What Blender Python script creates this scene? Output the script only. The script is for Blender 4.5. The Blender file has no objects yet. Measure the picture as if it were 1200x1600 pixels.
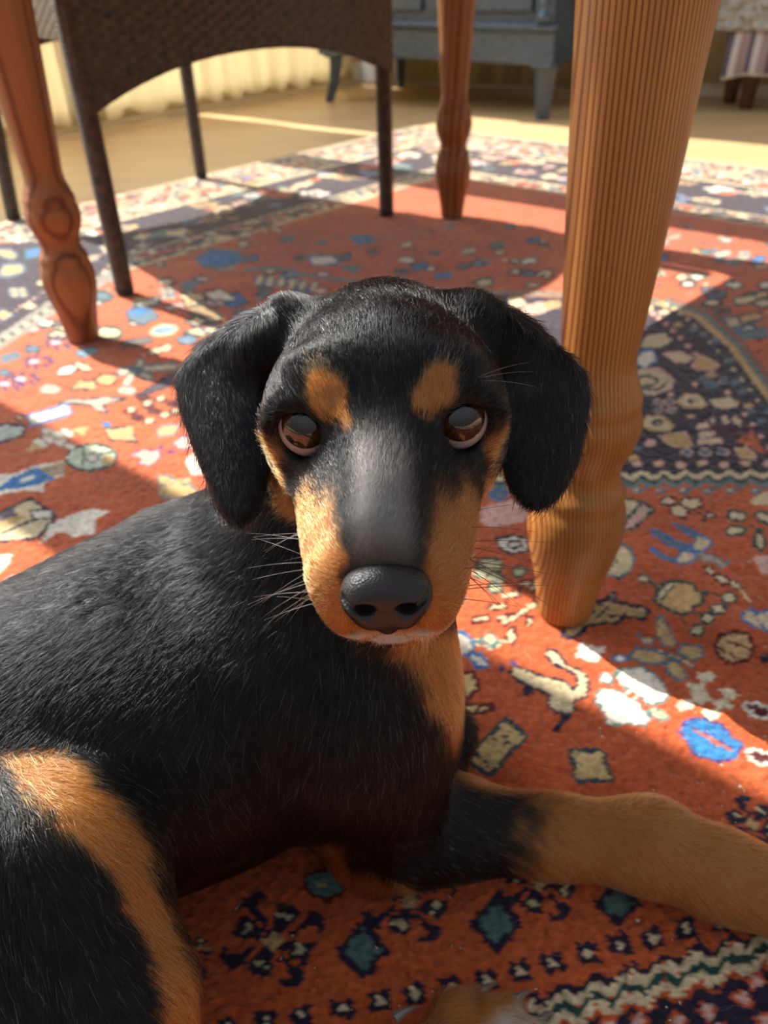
import bpy, math, random
import numpy as np
from mathutils import Vector, Matrix

# ------------------------------------------------------------------ camera
scene = bpy.context.scene
FPX = 1250.0
CAM_H = 0.436
PITCH = math.radians(34.6)
ROLL = math.radians(1.74)
CP, SP = math.cos(PITCH), math.sin(PITCH)
_fw = np.array([0.0, CP, -SP]); _up0 = np.array([0.0, SP, CP]); _r0 = np.array([1.0, 0, 0])
_rt = math.cos(ROLL)*_r0 - math.sin(ROLL)*_up0
_up = math.cos(ROLL)*_up0 + math.sin(ROLL)*_r0
CAM = np.array([0.0, 0.0, CAM_H])
cam_d = bpy.data.cameras.new('camera')
cam_d.sensor_fit = 'VERTICAL'; cam_d.sensor_height = 36.0; cam_d.sensor_width = 27.0
cam_d.lens = FPX*36.0/1600.0
cam_d.clip_start = 0.01
cam_d.dof.use_dof = True; cam_d.dof.focus_distance = 0.285; cam_d.dof.aperture_fstop = 12.5
cam = bpy.data.objects.new('camera', cam_d)
cam.matrix_world = Matrix([[_rt[0], _up[0], -_fw[0], CAM[0]], [_rt[1], _up[1], -_fw[1], CAM[1]],
                           [_rt[2], _up[2], -_fw[2], CAM[2]], [0, 0, 0, 1]])
scene.collection.objects.link(cam); scene.camera = cam

# ------------------------------------------------------------------ light
world = bpy.data.worlds.new('world'); scene.world = world; world.use_nodes = True
wn = world.node_tree.nodes; wl = world.node_tree.links
bg = wn['Background']
tc = wn.new('ShaderNodeTexCoord'); sx = wn.new('ShaderNodeSeparateXYZ'); wr = wn.new('ShaderNodeValToRGB')
wl.new(tc.outputs['Generated'], sx.inputs[0]); wl.new(sx.outputs['Z'], wr.inputs[0]); wl.new(wr.outputs[0], bg.inputs[0])
wr.color_ramp.elements[0].position = 0.0; wr.color_ramp.elements[0].color = (0.50, 0.43, 0.36, 1)
wr.color_ramp.elements[1].position = 0.6; wr.color_ramp.elements[1].color = (0.80, 0.86, 1.0, 1)
bg.inputs['Strength'].default_value = 0.62
SUN_DIR = Vector((0.766, -0.643, -1.0)).normalized()      # direction the sunlight travels
sd = bpy.data.lights.new('sun', 'SUN'); sd.energy = 11.5; sd.angle = math.radians(0.3); sd.color = (1.0, 0.95, 0.87)
sun = bpy.data.objects.new('sun', sd); sun.rotation_euler = SUN_DIR.to_track_quat('-Z', 'Y').to_euler()
sun.location = (-3, 1.5, 3); scene.collection.objects.link(sun)
ad = bpy.data.lights.new('window_daylight', 'AREA'); ad.shape = 'RECTANGLE'; ad.size = 3.6; ad.size_y = 2.4; ad.energy = 135; ad.color = (0.80, 0.90, 1.0)
al = bpy.data.objects.new('window_daylight', ad); al.location = (-2.2, 2.25, 1.75)
al.rotation_euler = Vector((0.751, -0.66, -0.25)).to_track_quat('-Z', 'Y').to_euler(); scene.collection.objects.link(al)
scene.view_settings.view_transform = 'Standard'; scene.view_settings.look = 'None'
scene.view_settings.gamma = 1.0; scene.view_settings.use_curve_mapping = False
scene.view_settings.exposure = 0.0

# ------------------------------------------------------------------ helpers
def P(px, py, z):
    """world point seen at photograph pixel (px,py) at depth z along the view axis"""
    return CAM + z*(_fw + _rt*((px-600)/FPX) - _up*((py-800)/FPX))
def G(px, py, h=0.0):
    d = _fw + _rt*((px-600)/FPX) - _up*((py-800)/FPX)
    return CAM + d*((h-CAM_H)/d[2])
def project(W):
    W = np.asarray(W) - CAM
    z = W @ _fw
    zz = np.where(np.abs(z) < 1e-4, 1e-4, z)
    return 600 + FPX*(W @ _rt)/zz, 800 - FPX*(W @ _up)/zz, z
def lin(r, g=None, b=None):
    if g is None: r, g, b = r
    f = lambda c: (c/255.0)/12.92 if c <= 10 else ((c/255.0+0.055)/1.055)**2.4
    return np.array([f(r), f(g), f(b)])
def link(o, parent=None):
    scene.collection.objects.link(o)
    if parent: o.parent = parent
    return o
def tag(o, label=None, cat=None, group=None, kind=None):
    if label: o['label'] = label
    if cat: o['category'] = cat
    if group: o['group'] = group
    if kind: o['kind'] = kind
    return o
def empty(name, loc, rz=0.0):
    o = bpy.data.objects.new(name, None); o.location = loc; o.rotation_euler = (0, 0, rz)
    o.empty_display_size = 0.05
    return link(o)
def mesh(name, V, F, mat, parent=None, smooth=True, local=None):
    me = bpy.data.meshes.new(name)
    V = np.asarray(V, dtype=np.float32)
    if isinstance(F, np.ndarray):
        n, k = F.shape
        me.vertices.add(len(V)); me.vertices.foreach_set('co', V.ravel())
        me.loops.add(n*k); me.loops.foreach_set('vertex_index', F.astype(np.int32).ravel())
        me.polygons.add(n); me.polygons.foreach_set('loop_start', np.arange(0, n*k, k, dtype=np.int32))
        me.update(calc_edges=True)
    else:
        me.from_pydata([tuple(map(float, v)) for v in V], [], [tuple(int(i) for i in f) for f in F]); me.update()
    if smooth: me.polygons.foreach_set('use_smooth', np.ones(len(me.polygons), dtype=bool))
    if mat: me.materials.append(mat)
    o = bpy.data.objects.new(name, me)
    return link(o, parent)
def setattr_color(me, name, col):
    a = me.color_attributes.new(name, 'FLOAT_COLOR', 'POINT')
    c = np.ones((len(col), 4), dtype=np.float32); c[:, :3] = col
    a.data.foreach_set('color', c.ravel())
class MB:
    """collects simple solids into one mesh"""
    def __init__(s): s.V = []; s.F = []
    def add(s, V, F):
        n = len(s.V); s.V += [tuple(v) for v in V]; s.F += [tuple(i+n for i in f) for f in F]; return s
    def box(s, lo, hi, bev=0.0, M=None):
        x0, y0, z0 = lo; x1, y1, z1 = hi; b = min(bev, (x1-x0)*.45, (y1-y0)*.45, (z1-z0)*.45)
        if b <= 0:
            V = [(x, y, z) for z in (z0, z1) for y in (y0, y1) for x in (x0, x1)]
            F = [(0, 2, 3, 1), (4, 5, 7, 6), (0, 1, 5, 4), (1, 3, 7, 5), (3, 2, 6, 7), (2, 0, 4, 6)]
        else:
            V = []; F = []
            rings = [(z0, b), (z0+b, 0), (z1-b, 0), (z1, b)]
            for z, i in rings:
                c = b+i*0.6 if i else b
                xa, xb, ya, yb = x0+i, x1-i, y0+i, y1-i
                V += [(xa+b, ya, z), (xb-b, ya, z), (xb, ya+b, z), (xb, yb-b, z), (xb-b, yb, z), (xa+b, yb, z), (xa, yb-b, z), (xa, ya+b, z)]
            for r in range(3):
                for k in range(8):
                    a = r*8+k; c = r*8+(k+1) % 8
                    F.append((a, c, c+8, a+8))
            F.append(tuple(range(7, -1, -1))); F.append(tuple(range(24, 32)))
        if M is not None: V = [tuple(M @ Vector(v)) for v in V]
        return s.add(V, F)
    def lathe(s, prof, n=32, c=(0, 0, 0)):
        V = []; F = []
        for r, z in prof:
            for k in range(n):
                t = 2*math.pi*k/n; V.append((c[0]+r*math.cos(t), c[1]+r*math.sin(t), c[2]+z))
        for i in range(len(prof)-1):
            for k in range(n):
                F.append((i*n+k, i*n+(k+1) % n, (i+1)*n+(k+1) % n, (i+1)*n+k))
        F.append(tuple(range(n-1, -1, -1))); F.append(tuple(range((len(prof)-1)*n, len(prof)*n)))
        return s.add(V, F)
    def tube(s, pts, rad, n=10, aspect=1.0):
        pts = [Vector(p) for p in pts]; V = []; F = []
        if not hasattr(rad, '__len__'): rad = [rad]*len(pts)
        ref = None
        for i, p in enumerate(pts):
            t = (pts[min(i+1, len(pts)-1)]-pts[max(i-1, 0)]).normalized()
            if ref is None:
                ref = Vector((1, 0, 0)) if abs(t.x) < .8 else Vector((0, 1, 0))
            ref = (ref - t*ref.dot(t)).normalized(); b = t.cross(ref)
            for k in range(n):
                a = 2*math.pi*k/n; V.append(tuple(p+ref*math.cos(a)*rad[i]+b*math.sin(a)*rad[i]*aspect))
        for i in range(len(pts)-1):
            for k in range(n):
                F.append((i*n+k, i*n+(k+1) % n, (i+1)*n+(k+1) % n, (i+1)*n+k))
        F.append(tuple(range(n-1, -1, -1))); F.append(tuple(range((len(pts)-1)*n, len(pts)*n)))
        return s.add(V, F)
    def build(s, name, mat, parent=None, smooth=False, loc=None):
        o = mesh(name, s.V, s.F, mat, parent, smooth)
        if smooth:
            try: o.data.set_sharp_from_angle(angle=math.radians(40))
            except Exception: pass
        if loc is not None: o.location = loc
        return o

def new_mat(name, rough=0.5, col=(0.5, 0.5, 0.5), spec=0.5):
    m = bpy.data.materials.new(name); m.use_nodes = True
    b = m.node_tree.nodes['Principled BSDF']
    b.inputs['Base Color'].default_value = (*col, 1); b.inputs['Roughness'].default_value = rough
    b.inputs['Specular IOR Level'].default_value = spec
    return m, m.node_tree.nodes, m.node_tree.links, b
def tex_coord(N, L, scale=(1, 1, 1), kind='Object', rot=(0, 0, 0)):
    t = N.new('ShaderNodeTexCoord'); mp = N.new('ShaderNodeMapping')
    mp.inputs['Scale'].default_value = scale; mp.inputs['Rotation'].default_value = rot
    L.new(t.outputs[kind], mp.inputs[0]); return mp.outputs[0]
def noise(N, L, vec, scale, detail=4, rough=.55, dist=0):
    n = N.new('ShaderNodeTexNoise'); n.inputs['Scale'].default_value = scale; n.inputs['Detail'].default_value = detail
    n.inputs['Roughness'].default_value = rough; n.inputs['Distortion'].default_value = dist
    L.new(vec, n.inputs['Vector']); return n
def ramp(N, L, fac, stops):
    r = N.new('ShaderNodeValToRGB'); L.new(fac, r.inputs[0]); e = r.color_ramp.elements
    while len(e) < len(stops): e.new(0.5)
    for i, (p, c) in enumerate(stops): e[i].position = p; e[i].color = (*c, 1)
    return r.outputs[0]
def bump(N, L, b, h, strength, dist):
    n = N.new('ShaderNodeBump'); n.inputs['Strength'].default_value = strength; n.inputs['Distance'].default_value = dist
    L.new(h, n.inputs['Height']); L.new(n.outputs[0], b.inputs['Normal']); return n
def mathn(N, L, op, a, b=None):
    n = N.new('ShaderNodeMath'); n.operation = op
    for i, v in enumerate((a, b)):
        if v is None: continue
        if isinstance(v, (int, float)): n.inputs[i].default_value = v
        else: L.new(v, n.inputs[i])
    return n.outputs[0]

# ---- materials
def pine(name, c1, c2, c3, ring=200.0, off=(0.026, 0.012, 0)):
    m, N, L, b = new_mat(name, 0.42, spec=0.4)
    t = N.new('ShaderNodeTexCoord'); mp = N.new('ShaderNodeMapping'); L.new(t.outputs['Object'], mp.inputs[0])
    mp.inputs['Location'].default_value = off; mp.inputs['Scale'].default_value = (1, 1, 0.055)
    ns = noise(N, L, mp.outputs[0], 7.0, 2, .5)
    mixv = N.new('ShaderNodeMixRGB'); mixv.blend_type = 'ADD'; mixv.inputs[0].default_value = 0.030
    L.new(mp.outputs[0], mixv.inputs[1]); L.new(ns.outputs['Color'], mixv.inputs[2])
    w = N.new('ShaderNodeTexWave'); w.wave_type = 'BANDS'; w.bands_direction = 'DIAGONAL'; w.wave_profile = 'SIN'
    w.inputs['Scale'].default_value = ring; w.inputs['Distortion'].default_value = 1.3; w.inputs['Detail'].default_value = 2
    w.inputs['Detail Scale'].default_value = 0.6
    L.new(mixv.outputs[0], w.inputs['Vector'])
    col = ramp(N, L, w.outputs['Fac'], [(0.0, c3), (0.22, c2), (0.55, c1), (1.0, c1)])
    # slow tint variation along the grain
    mp2 = N.new('ShaderNodeMapping'); L.new(t.outputs['Object'], mp2.inputs[0]); mp2.inputs['Scale'].default_value = (60, 60, 2.2)
    n2 = noise(N, L, mp2.outputs[0], 1.0, 5, .6)
    var = ramp(N, L, n2.outputs['Fac'], [(0.3, (0.74, 0.70, 0.66)), (0.7, (1.05, 1.05, 1.05))])
    mx = N.new('ShaderNodeMixRGB'); mx.blend_type = 'MULTIPLY'; mx.inputs[0].default_value = 1
    L.new(col, mx.inputs[1]); L.new(var, mx.inputs[2]); L.new(mx.outputs[0], b.inputs['Base Color'])
    bump(N, L, b, w.outputs['Fac'], 0.12, 0.0006)
    b.inputs['Coat Weight'].default_value = 0.08; b.inputs['Coat Roughness'].default_value = 0.25
    return m
M_PINE = pine('oiled_pine', lin(182, 126, 62), lin(158, 98, 42), lin(110, 60, 22))
M_PINE_RED = pine('reddened_pine', lin(160, 106, 62), lin(146, 88, 46), lin(112, 62, 32), ring=40.0, off=(0.05, 0.0, 0))

m, N, L, b = new_mat('dark_wicker', 0.42, lin(58, 46, 38), 0.6)
v = tex_coord(N, L); n = noise(N, L, v, 90, 3)
L.new(ramp(N, L, n.outputs['Fac'], [(0.3, lin(38, 29, 24)), (0.75, lin(88, 72, 58))]), b.inputs['Base Color'])
M_WICKER = m
m, N, L, b = new_mat('grey_wicker', 0.3, lin(150, 146, 136), 0.7)
v = tex_coord(N, L); n = noise(N, L, v, 60, 3)
L.new(ramp(N, L, n.outputs['Fac'], [(0.3, lin(120, 112, 98)), (0.75, lin(196, 196, 188))]), b.inputs['Base Color'])
M_GREYWICKER = m
m, N, L, b = new_mat('blue_grey_paint', 0.28, lin(70, 80, 88), 0.5)
v = tex_coord(N, L, (3, 3, 20)); n = noise(N, L, v, 12, 4)
L.new(ramp(N, L, n.outputs['Fac'], [(0.3, lin(50, 62, 74)), (0.8, lin(88, 104, 118))]), b.inputs['Base Color'])
M_PAINT = m
m, N, L, b = new_mat('floor_wood', 0.42, lin(190, 155, 108), 0.4)
v = tex_coord(N, L, (1, 1, 1), rot=(0, 0, math.radians(-12)))
br = N.new('ShaderNodeTexBrick'); L.new(v, br.inputs['Vector']); br.inputs['Scale'].default_value = 1.0
br.inputs['Brick Width'].default_value = 1.2; br.inputs['Row Height'].default_value = 0.14
br.inputs['Mortar Size'].default_value = 0.0012; br.inputs['Color1'].default_value = (*lin(222, 188, 140), 1)
br.inputs['Color2'].default_value = (*lin(212, 176, 126), 1); br.inputs['Mortar'].default_value = (*lin(150, 112, 70), 1)
v2 = tex_coord(N, L, (2, 26, 1), rot=(0, 0, math.radians(-12))); n = noise(N, L, v2, 2.5, 6)
mx = N.new('ShaderNodeMixRGB'); mx.blend_type = 'MULTIPLY'; mx.inputs[0].default_value = 1
L.new(br.outputs['Color'], mx.inputs[1]); L.new(ramp(N, L, n.outputs['Fac'], [(0.3, (0.86, 0.83, 0.8)), (0.7, (1.04, 1.04, 1.04))]), mx.inputs[2])
L.new(mx.outputs[0], b.inputs['Base Color']); M_FLOOR = m
m, N, L, b = new_mat('cream_wall', 0.85, lin(214, 198, 158)); v = tex_coord(N, L); n = noise(N, L, v, 9, 5)
L.new(ramp(N, L, n.outputs['Fac'], [(0.3, lin(206, 188, 146)), (0.8, lin(224, 208, 170))]), b.inputs['Base Color']); M_WALL = m
m, N, L, b = new_mat('cream_curtain', 0.8, lin(226, 212, 176))
tr = N.new('ShaderNodeBsdfTranslucent'); tr.inputs[0].default_value = (*lin(238, 228, 200), 1)
ms = N.new('ShaderNodeMixShader'); ms.inputs[0].default_value = 0.6; out = N['Material Output']
L.new(b.outputs[0], ms.inputs[1]); L.new(tr.outputs[0], ms.inputs[2]); L.new(ms.outputs[0], out.inputs[0])
v = tex_coord(N, L, (300, 300, 300)); n = noise(N, L, v, 2, 3)
L.new(ramp(N, L, n.outputs['Fac'], [(0.3, lin(214, 198, 158)), (0.8, lin(234, 222, 190))]), b.inputs['Base Color']); M_CURTAIN = m
m, N, L, b = new_mat('white_frame', 0.4, lin(232, 230, 222)); M_FRAME = m
m, N, L, b = new_mat('window_glass', 0.02, (1, 1, 1)); out = N['Material Output']
tp = N.new('ShaderNodeBsdfTransparent'); gl = N.new('ShaderNodeBsdfGlossy'); gl.inputs['Roughness'].default_value = 0.02
ms = N.new('ShaderNodeMixShader'); ms.inputs[0].default_value = 0.06
L.new(tp.outputs[0], ms.inputs[1]); L.new(gl.outputs[0], ms.inputs[2]); L.new(ms.outputs[0], out.inputs[0]); M_GLASS = m
m, N, L, b = new_mat('black_cable', 0.5, (0.015, 0.014, 0.013)); M_CABLE = m
m, N, L, b = new_mat('black_rubber', 0.6, (0.02, 0.02, 0.02)); M_RUBBER = m
m, N, L, b = new_mat('brass', 0.3, lin(180, 150, 90)); b.inputs['Metallic'].default_value = 1.0; M_BRASS = m

# ------------------------------------------------------------------ setting
RUG_A = np.array([-0.674, -0.738]); RUG_B = np.array([0.738, -0.674]); RUG_K = G(650, 196)[:2]
W1_T = np.array([0.66, 0.751]); W1_P = np.array([-1.05, 2.88])      # window wall, runs away to the corner
W2_T = np.array([0.87, -0.493])                                     # wall behind the cabinet
CORNER = np.array([-0.046, 4.02])
FZ = -0.009
f = MB().box((-3.6, -1.2, FZ-0.05), (3.6, 5.2, FZ)).build('floor', M_FLOOR); tag(f, kind='structure')
def frame2d(origin, t, n_in):
    """matrix: local x along t, local y = into the wall (away from room), z up"""
    return Matrix([[t[0], -n_in[0], 0, origin[0]], [t[1], -n_in[1], 0, origin[1]], [0, 0, 1, 0], [0, 0, 0, 1]])
N1 = np.array([0.751, -0.66]); N2 = np.array([-0.493, -0.87])
M1 = frame2d(CORNER, -W1_T, N1)          # x grows from the corner to camera-left
M2 = frame2d(CORNER, W2_T, N2)
def boxM(mb, M, lo, hi, bev=0): return mb.box(lo, hi, bev, M)
HW = 3.2
wb = MB(); boxM(wb, M1, (-0.1, 0.0, FZ), (4.6, 0.12, 0.012)); boxM(wb, M1, (-0.1, 0, 3.0), (4.6, 0.12, HW)); boxM(wb, M1, (-0.1, 0, 0.0), (0.08, 0.12, HW)); boxM(wb, M1, (4.05, 0, 0), (4.6, .12, HW))
tag(wb.build('wall_left', M_WALL), kind='structure')
wb = MB(); boxM(wb, M2, (0.0, 0.0, FZ), (3.2, 0.12, HW)); tag(wb.build('wall_back', M_WALL), kind='structure')
bb = MB(); boxM(bb, M1, (0.0, -0.014, FZ), (4.6, 0.0, 0.07), 0.004); tag(bb.build('baseboard_left', M_FRAME), kind='structure')
bb = MB(); boxM(bb, M2, (0.0, -0.014, FZ), (3.2, 0.0, 0.07), 0.004); tag(bb.build('baseboard_back', M_FRAME), kind='structure')
for k in range(3):                       # three tall windows, frames and panes
    x0 = 0.10+k*1.316; x1 = x0+1.316
    fr = MB()
    boxM(fr, M1, (x0, 0.03, 0.012), (x0+0.0675, 0.09, 3.0)); boxM(fr, M1, (x1-0.0675, 0.03, 0.012), (x1, 0.09, 3.0))  # unseen posts, spaced and widened to throw a shadow strip over puppy and rug
    boxM(fr, M1, (x0, 0.03, 0.012), (x1, 0.09, 0.07)); boxM(fr, M1, (x0, 0.03, 2.94), (x1, 0.09, 3.0))
    w = fr.build('window_%d' % (k+1), M_FRAME); tag(w, kind='structure')
    pn = MB(); boxM(pn, M1, (x0+0.05, 0.055, 0.06), (x1-0.05, 0.061, 2.95)); pn.build('window_pane', M_GLASS, w)

def curtain(M, x0, x1, y, z0, z1, seed, amp=0.013):
    rng = random.Random(seed); nx = int((x1-x0)/0.006); nz = 14
    ph = 0; cs = []
    for i in range(nx+1):
        u = x0+(x1-x0)*i/nx
        ph += 0.006*2*math.pi/(0.15+0.05*math.sin(u*5+seed)); cs.append(math.sin(ph)+0.35*math.sin(ph*2.3+seed))
    V = []; F = []
    for side in (0, 1):
        for j in range(nz+1):
            z = z0+(z1-z0)*j/nz; g = 0.55+0.45*(1-j/nz)
            for i in range(nx+1):
                u = x0+(x1-x0)*i/nx
                V.append(M @ Vector((u+0.006*math.sin(j*.8+i*.05), y+amp*g*cs[i]+side*0.0025, z)))
    n1 = (nx+1)*(nz+1)
    for j in range(nz):
        for i in range(nx):
            a = j*(nx+1)+i; F.append((a, a+1, a+nx+2, a+nx+1)); a += n1; F.append((a, a+nx+1, a+nx+2, a+1))
    for i in range(nx): F.append((i, i+n1, i+1+n1, i+1)); a = nz*(nx+1)+i; F.append((a, a+1, a+1+n1, a+n1))
    for j in range(nz):
        a = j*(nx+1); F.append((a, a+nx+1, a+nx+1+n1, a+n1)); a += nx; F.append((a, a+n1, a+n1+nx+1, a+nx+1))
    return V, F
for k, (x0, x1, lab) in enumerate(((0.10, 0.95, 'half-height cream curtain at the window, seen under the arch of the wicker chair'),
                                   (1.0, 2.55, 'half-height cream curtain at the window, seen between left table leg and wicker chair leg'))):
    V, F = curtain(M1, x0, x1, -0.055, FZ+0.02, 0.86, k+1)
    r = mesh('curtain', V, F, M_CURTAIN); tag(r, lab, 'curtain')
    rd = MB(); rd.tube([M1 @ Vector((x0-.02, -0.055, 0.865)), M1 @ Vector((x1+.02, -0.055, 0.865))], 0.006).build('curtain_rod', M_BRASS, r, True)
for k, (x0, x1, lab) in enumerate(((0.12, 1.13, 'cream curtain hanging behind the blue-grey cabinet'),
                                   (1.2, 1.72, 'pale curtain hanging beside the grey wicker stool, right of the big pine leg'))):
    V, F = curtain(M2, x0, x1, -0.06, FZ+0.016 if k == 0 else FZ+0.05, 2.2, k+7)
    r = mesh('curtain', V, F, M_CURTAIN); tag(r, lab, 'curtain')
    rd = MB(); rd.tube([M2 @ Vector((x0-.02, -0.06, 2.205)), M2 @ Vector((x1+.02, -0.06, 2.205))], 0.008).build('curtain_rod', M_BRASS, r, True)

# ------------------------------------------------------------------ rug (pattern is flat print on the pile: vertex colours of a real pile surface)
def axis(lo, hi, f0, f1, fine, coarse):
    out = [lo]; x = lo
    while x < hi:
        d = max(f0-x, x-f1, 0.0); x += min(coarse, fine+d*0.0042); out.append(min(x, hi))
    return np.array(out)
LA, LB = 3.4, 2.9
ra = axis(0, LA, 1.45, 2.35, 0.0021, 0.008); rb = axis(0, LB, 1.15, 2.0, 0.0021, 0.008)
A_, B_ = np.meshgrid(ra, rb, indexing='ij'); A_ = A_.ravel(); B_ = B_.ravel()
rs = np.random.RandomState(3)
WX = RUG_K[0]+A_*RUG_A[0]+B_*RUG_B[0]; WY = RUG_K[1]+A_*RUG_A[1]+B_*RUG_B[1]
nV = len(WX)
kn = rs.randn(nV).astype(np.float32)
Wj = np.stack([WX+rs.randn(nV)*0.0005, WY+rs.randn(nV)*0.0005, np.zeros(nV)], 1)
PX, PY, PZ = project(Wj)
seen = PZ > 0.15
PX = np.where(seen, PX, -9999); PY = np.where(seen, PY, -9999)
def vnoise(x, y, s, seed):
    r = np.random.RandomState(seed); T = r.rand(64, 64)
    x = x/s+100; y = y/s+100; xi = np.floor(x).astype(int); yi = np.floor(y).astype(int); fx = x-xi; fy = y-yi
    fx = fx*fx*(3-2*fx); fy = fy*fy*(3-2*fy); g = lambda i, j: T[i % 64, j % 64]
    return (g(xi, yi)*(1-fx)+g(xi+1, yi)*fx)*(1-fy)+(g(xi, yi+1)*(1-fx)+g(xi+1, yi+1)*fx)*fy
RED = lin(200, 100, 52); RED2 = lin(190, 88, 46); NAVY = lin(40, 34, 52); CRM = lin(222, 202, 158); GOLD = lin(206, 170, 112)
PINK = lin(222, 178, 160); BLU = lin(52, 122, 176); TEAL = lin(96, 128, 122); SLATE = lin(92, 120, 132); WINE = lin(92, 28, 26)
DGRN = lin(36, 74, 66); WHT = lin(236, 228, 206); GRY = lin(150, 150, 140)
COL = np.empty((nV, 3), dtype=np.float32); COL[:] = RED
abr = vnoise(WX, WY, 0.16, 1)[:, None]; COL[:] = RED*(1-abr)+RED2*abr*1.0
# order by sorted px for fast bbox lookups: bucket the verts
idx_seen = np.nonzero(seen & (PX > -260) & (PX < 1460) & (PY > 120) & (PY < 1760))[0]
BX = ((PX[idx_seen]+260)//40).astype(int); BY = (PY[idx_seen]//40).astype(int)
order = np.lexsort((BX, BY)); idx_sorted = idx_seen[order]; keyb = (BY*64+BX)[order]
def near(x0, x1, y0, y1):
    out = []
    for by in range(max(0, int(y0//40)), int(y1//40)+1):
        ka = by*64+max(0, int((x0+260)//40)); kb = by*64+min(63, int((x1+260)//40))
        i0 = np.searchsorted(keyb, ka, 'left'); i1 = np.searchsorted(keyb, kb, 'right'); out.append(idx_sorted[i0:i1])
    return np.concatenate(out) if out else np.zeros(0, int)
def sdpoly(pts, x, y):
    d = np.full(len(x), 1e9); s = np.ones(len(x)); n = len(pts); j = n-1
    for i in range(n):
        ex, ey = pts[j][0]-pts[i][0], pts[j][1]-pts[i][1]; wx, wy = x-pts[i][0], y-pts[i][1]
        t = np.clip((wx*ex+wy*ey)/(ex*ex+ey*ey+1e-9), 0, 1); d = np.minimum(d, (wx-ex*t)**2+(wy-ey*t)**2)
        c1 = y >= pts[i][1]; c2 = y < pts[j][1]; c3 = ex*wy > ey*wx
        flip = (c1 & c2 & c3) | (~c1 & ~c2 & ~c3); s = np.where(flip, -s, s); j = i
    return s*np.sqrt(d)
def poly(pts, fill, out=None, w=3.0):
    xs = [p[0] for p in pts]; ys = [p[1] for p in pts]
    I = near(min(xs)-w-2, max(xs)+w+2, min(ys)-w-2, max(ys)+w+2)
    if not len(I): return
    d = sdpoly(pts, PX[I], PY[I])
    if out is not None:
        k = np.abs(d) <= w; COL[I[(d < w)]] = out
        if fill is not None: COL[I[d < -w*0.55]] = fill
    else: COL[I[d < 0]] = fill
def ell(cx, cy, rx, ry, rot, fill, out=None, w=2.5, n=12, jag=0.0, seed=0):
    r = random.Random(seed+int(cx)+int(cy)*7); a = math.radians(rot)
    pts = []
    for k in range(n):
        t = 2*math.pi*k/n; q = 1+jag*(r.random()-.5)*2
        X = rx*math.cos(t)*q; Y = ry*math.sin(t)*q
        pts.append((cx+X*math.cos(a)-Y*math.sin(a), cy+X*math.sin(a)+Y*math.cos(a)))
    poly(pts, fill, out, w)
def bar(x0, y0, x1, y1, h, fill, out=None, w=2.5):
    L_ = math.hypot(x1-x0, y1-y0)+1e-6; nx, ny = -(y1-y0)/L_*h, (x1-x0)/L_*h
    poly([(x0+nx, y0+ny), (x1+nx, y1+ny), (x1-nx, y1-ny), (x0-nx, y0-ny)], fill, out, w)
def line(pts, h, c):
    for a, b_ in zip(pts[:-1], pts[1:]): bar(a[0], a[1], b_[0], b_[1], h, c)
def lozenge(cx, cy, rx, ry, fill, out, w=3): poly([(cx-rx, cy), (cx, cy-ry), (cx+rx, cy), (cx, cy+ry)], fill, out, w)

# default border bands in rug coordinates
de = np.minimum(np.minimum(A_, LA-A_), np.minimum(B_, LB-B_))
hsh = lambda k, s: vnoise(WX+s, WY-s, k, int(s*10)+5)
def band(lo, hi, c, extra=None):
    msk = (de >= lo) & (de < hi)
    if extra is not None: msk &= extra
    COL[msk] = c
band(0, 0.016, CRM); band(0.016, 0.075, lin(120, 96, 92)); band(0.075, 0.085, CRM)
band(0.085, 0.20, lin(150, 128, 116)); band(0.20, 0.212, CRM); band(0.212, 0.43, NAVY); band(0.43, 0.436, CRM); band(0.436, 0.50, lin(120, 110, 96)); band(0.50, 0.506, CRM)
n1_ = vnoise(WX, WY, 0.012, 11); n2_ = vnoise(WX, WY, 0.016, 12)
for (lo, hi, th) in ((0.02, 0.072, .58), (0.09, 0.197, .52), (0.44, 0.497, .55)):
    mb_ = (de > lo) & (de < hi)
    COL[mb_ & (n1_ > th)] = CRM; COL[mb_ & (n1_ < 1-th-.12)] = NAVY; COL[mb_ & (n2_ > .72)] = lin(170, 70, 50); COL[mb_ & (n2_ < .2)] = SLATE
# scattered motifs of the main border, set out regularly along the four sides
rr = random.Random(5)
def bandmotifs(lo, hi, step, rmin, rmax, seed):
    r = random.Random(seed); mid = (lo+hi)/2
    for side in range(4):
        Ls = LA if side % 2 == 0 else LB; n = int((Ls-2*mid)/step)
        for k in range(n+1):
            s = mid+k*step
            if side == 0: a, bb_ = s, mid
            elif side == 1: a, bb_ = mid, s
            elif side == 2: a, bb_ = s, LB-mid
            else: a, bb_ = LA-mid, s
            for q in range(6):
                oa = a+r.uniform(-.5, .5)*step; ob = bb_+r.uniform(-.5, .5)*step
                if side in (0, 2): ob = bb_+r.uniform(-.42, .42)*(hi-lo)
                else: oa = a+r.uniform(-.42, .42)*(hi-lo)
                ra_ = r.uniform(rmin, rmax); rb_ = ra_*r.uniform(.5, 1.0)
                th = r.uniform(0, 3.14); da = A_-oa; db = B_-ob
                m_ = (np.abs(da) < rmax*1.5) & (np.abs(db) < rmax*1.5)
                I = np.nonzero(m_)[0]
                if not len(I): continue
                u = da[I]*math.cos(th)+db[I]*math.sin(th); v_ = -da[I]*math.sin(th)+db[I]*math.cos(th)
                e = (u/ra_)**2+(v_/rb_)**2+0.35*np.cos(np.arctan2(v_, u)*5+q)
                c = r.choice([CRM, CRM, PINK, GOLD, lin(120, 140, 170), WHT, TEAL, RED])
                COL[I[e < 1.0]] = c
                if r.random() < .5: COL[I[e < .22]] = r.choice([WINE, NAVY, SLATE])
bandmotifs(0.215, 0.425, 0.13, 0.014, 0.034, 21)
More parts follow.
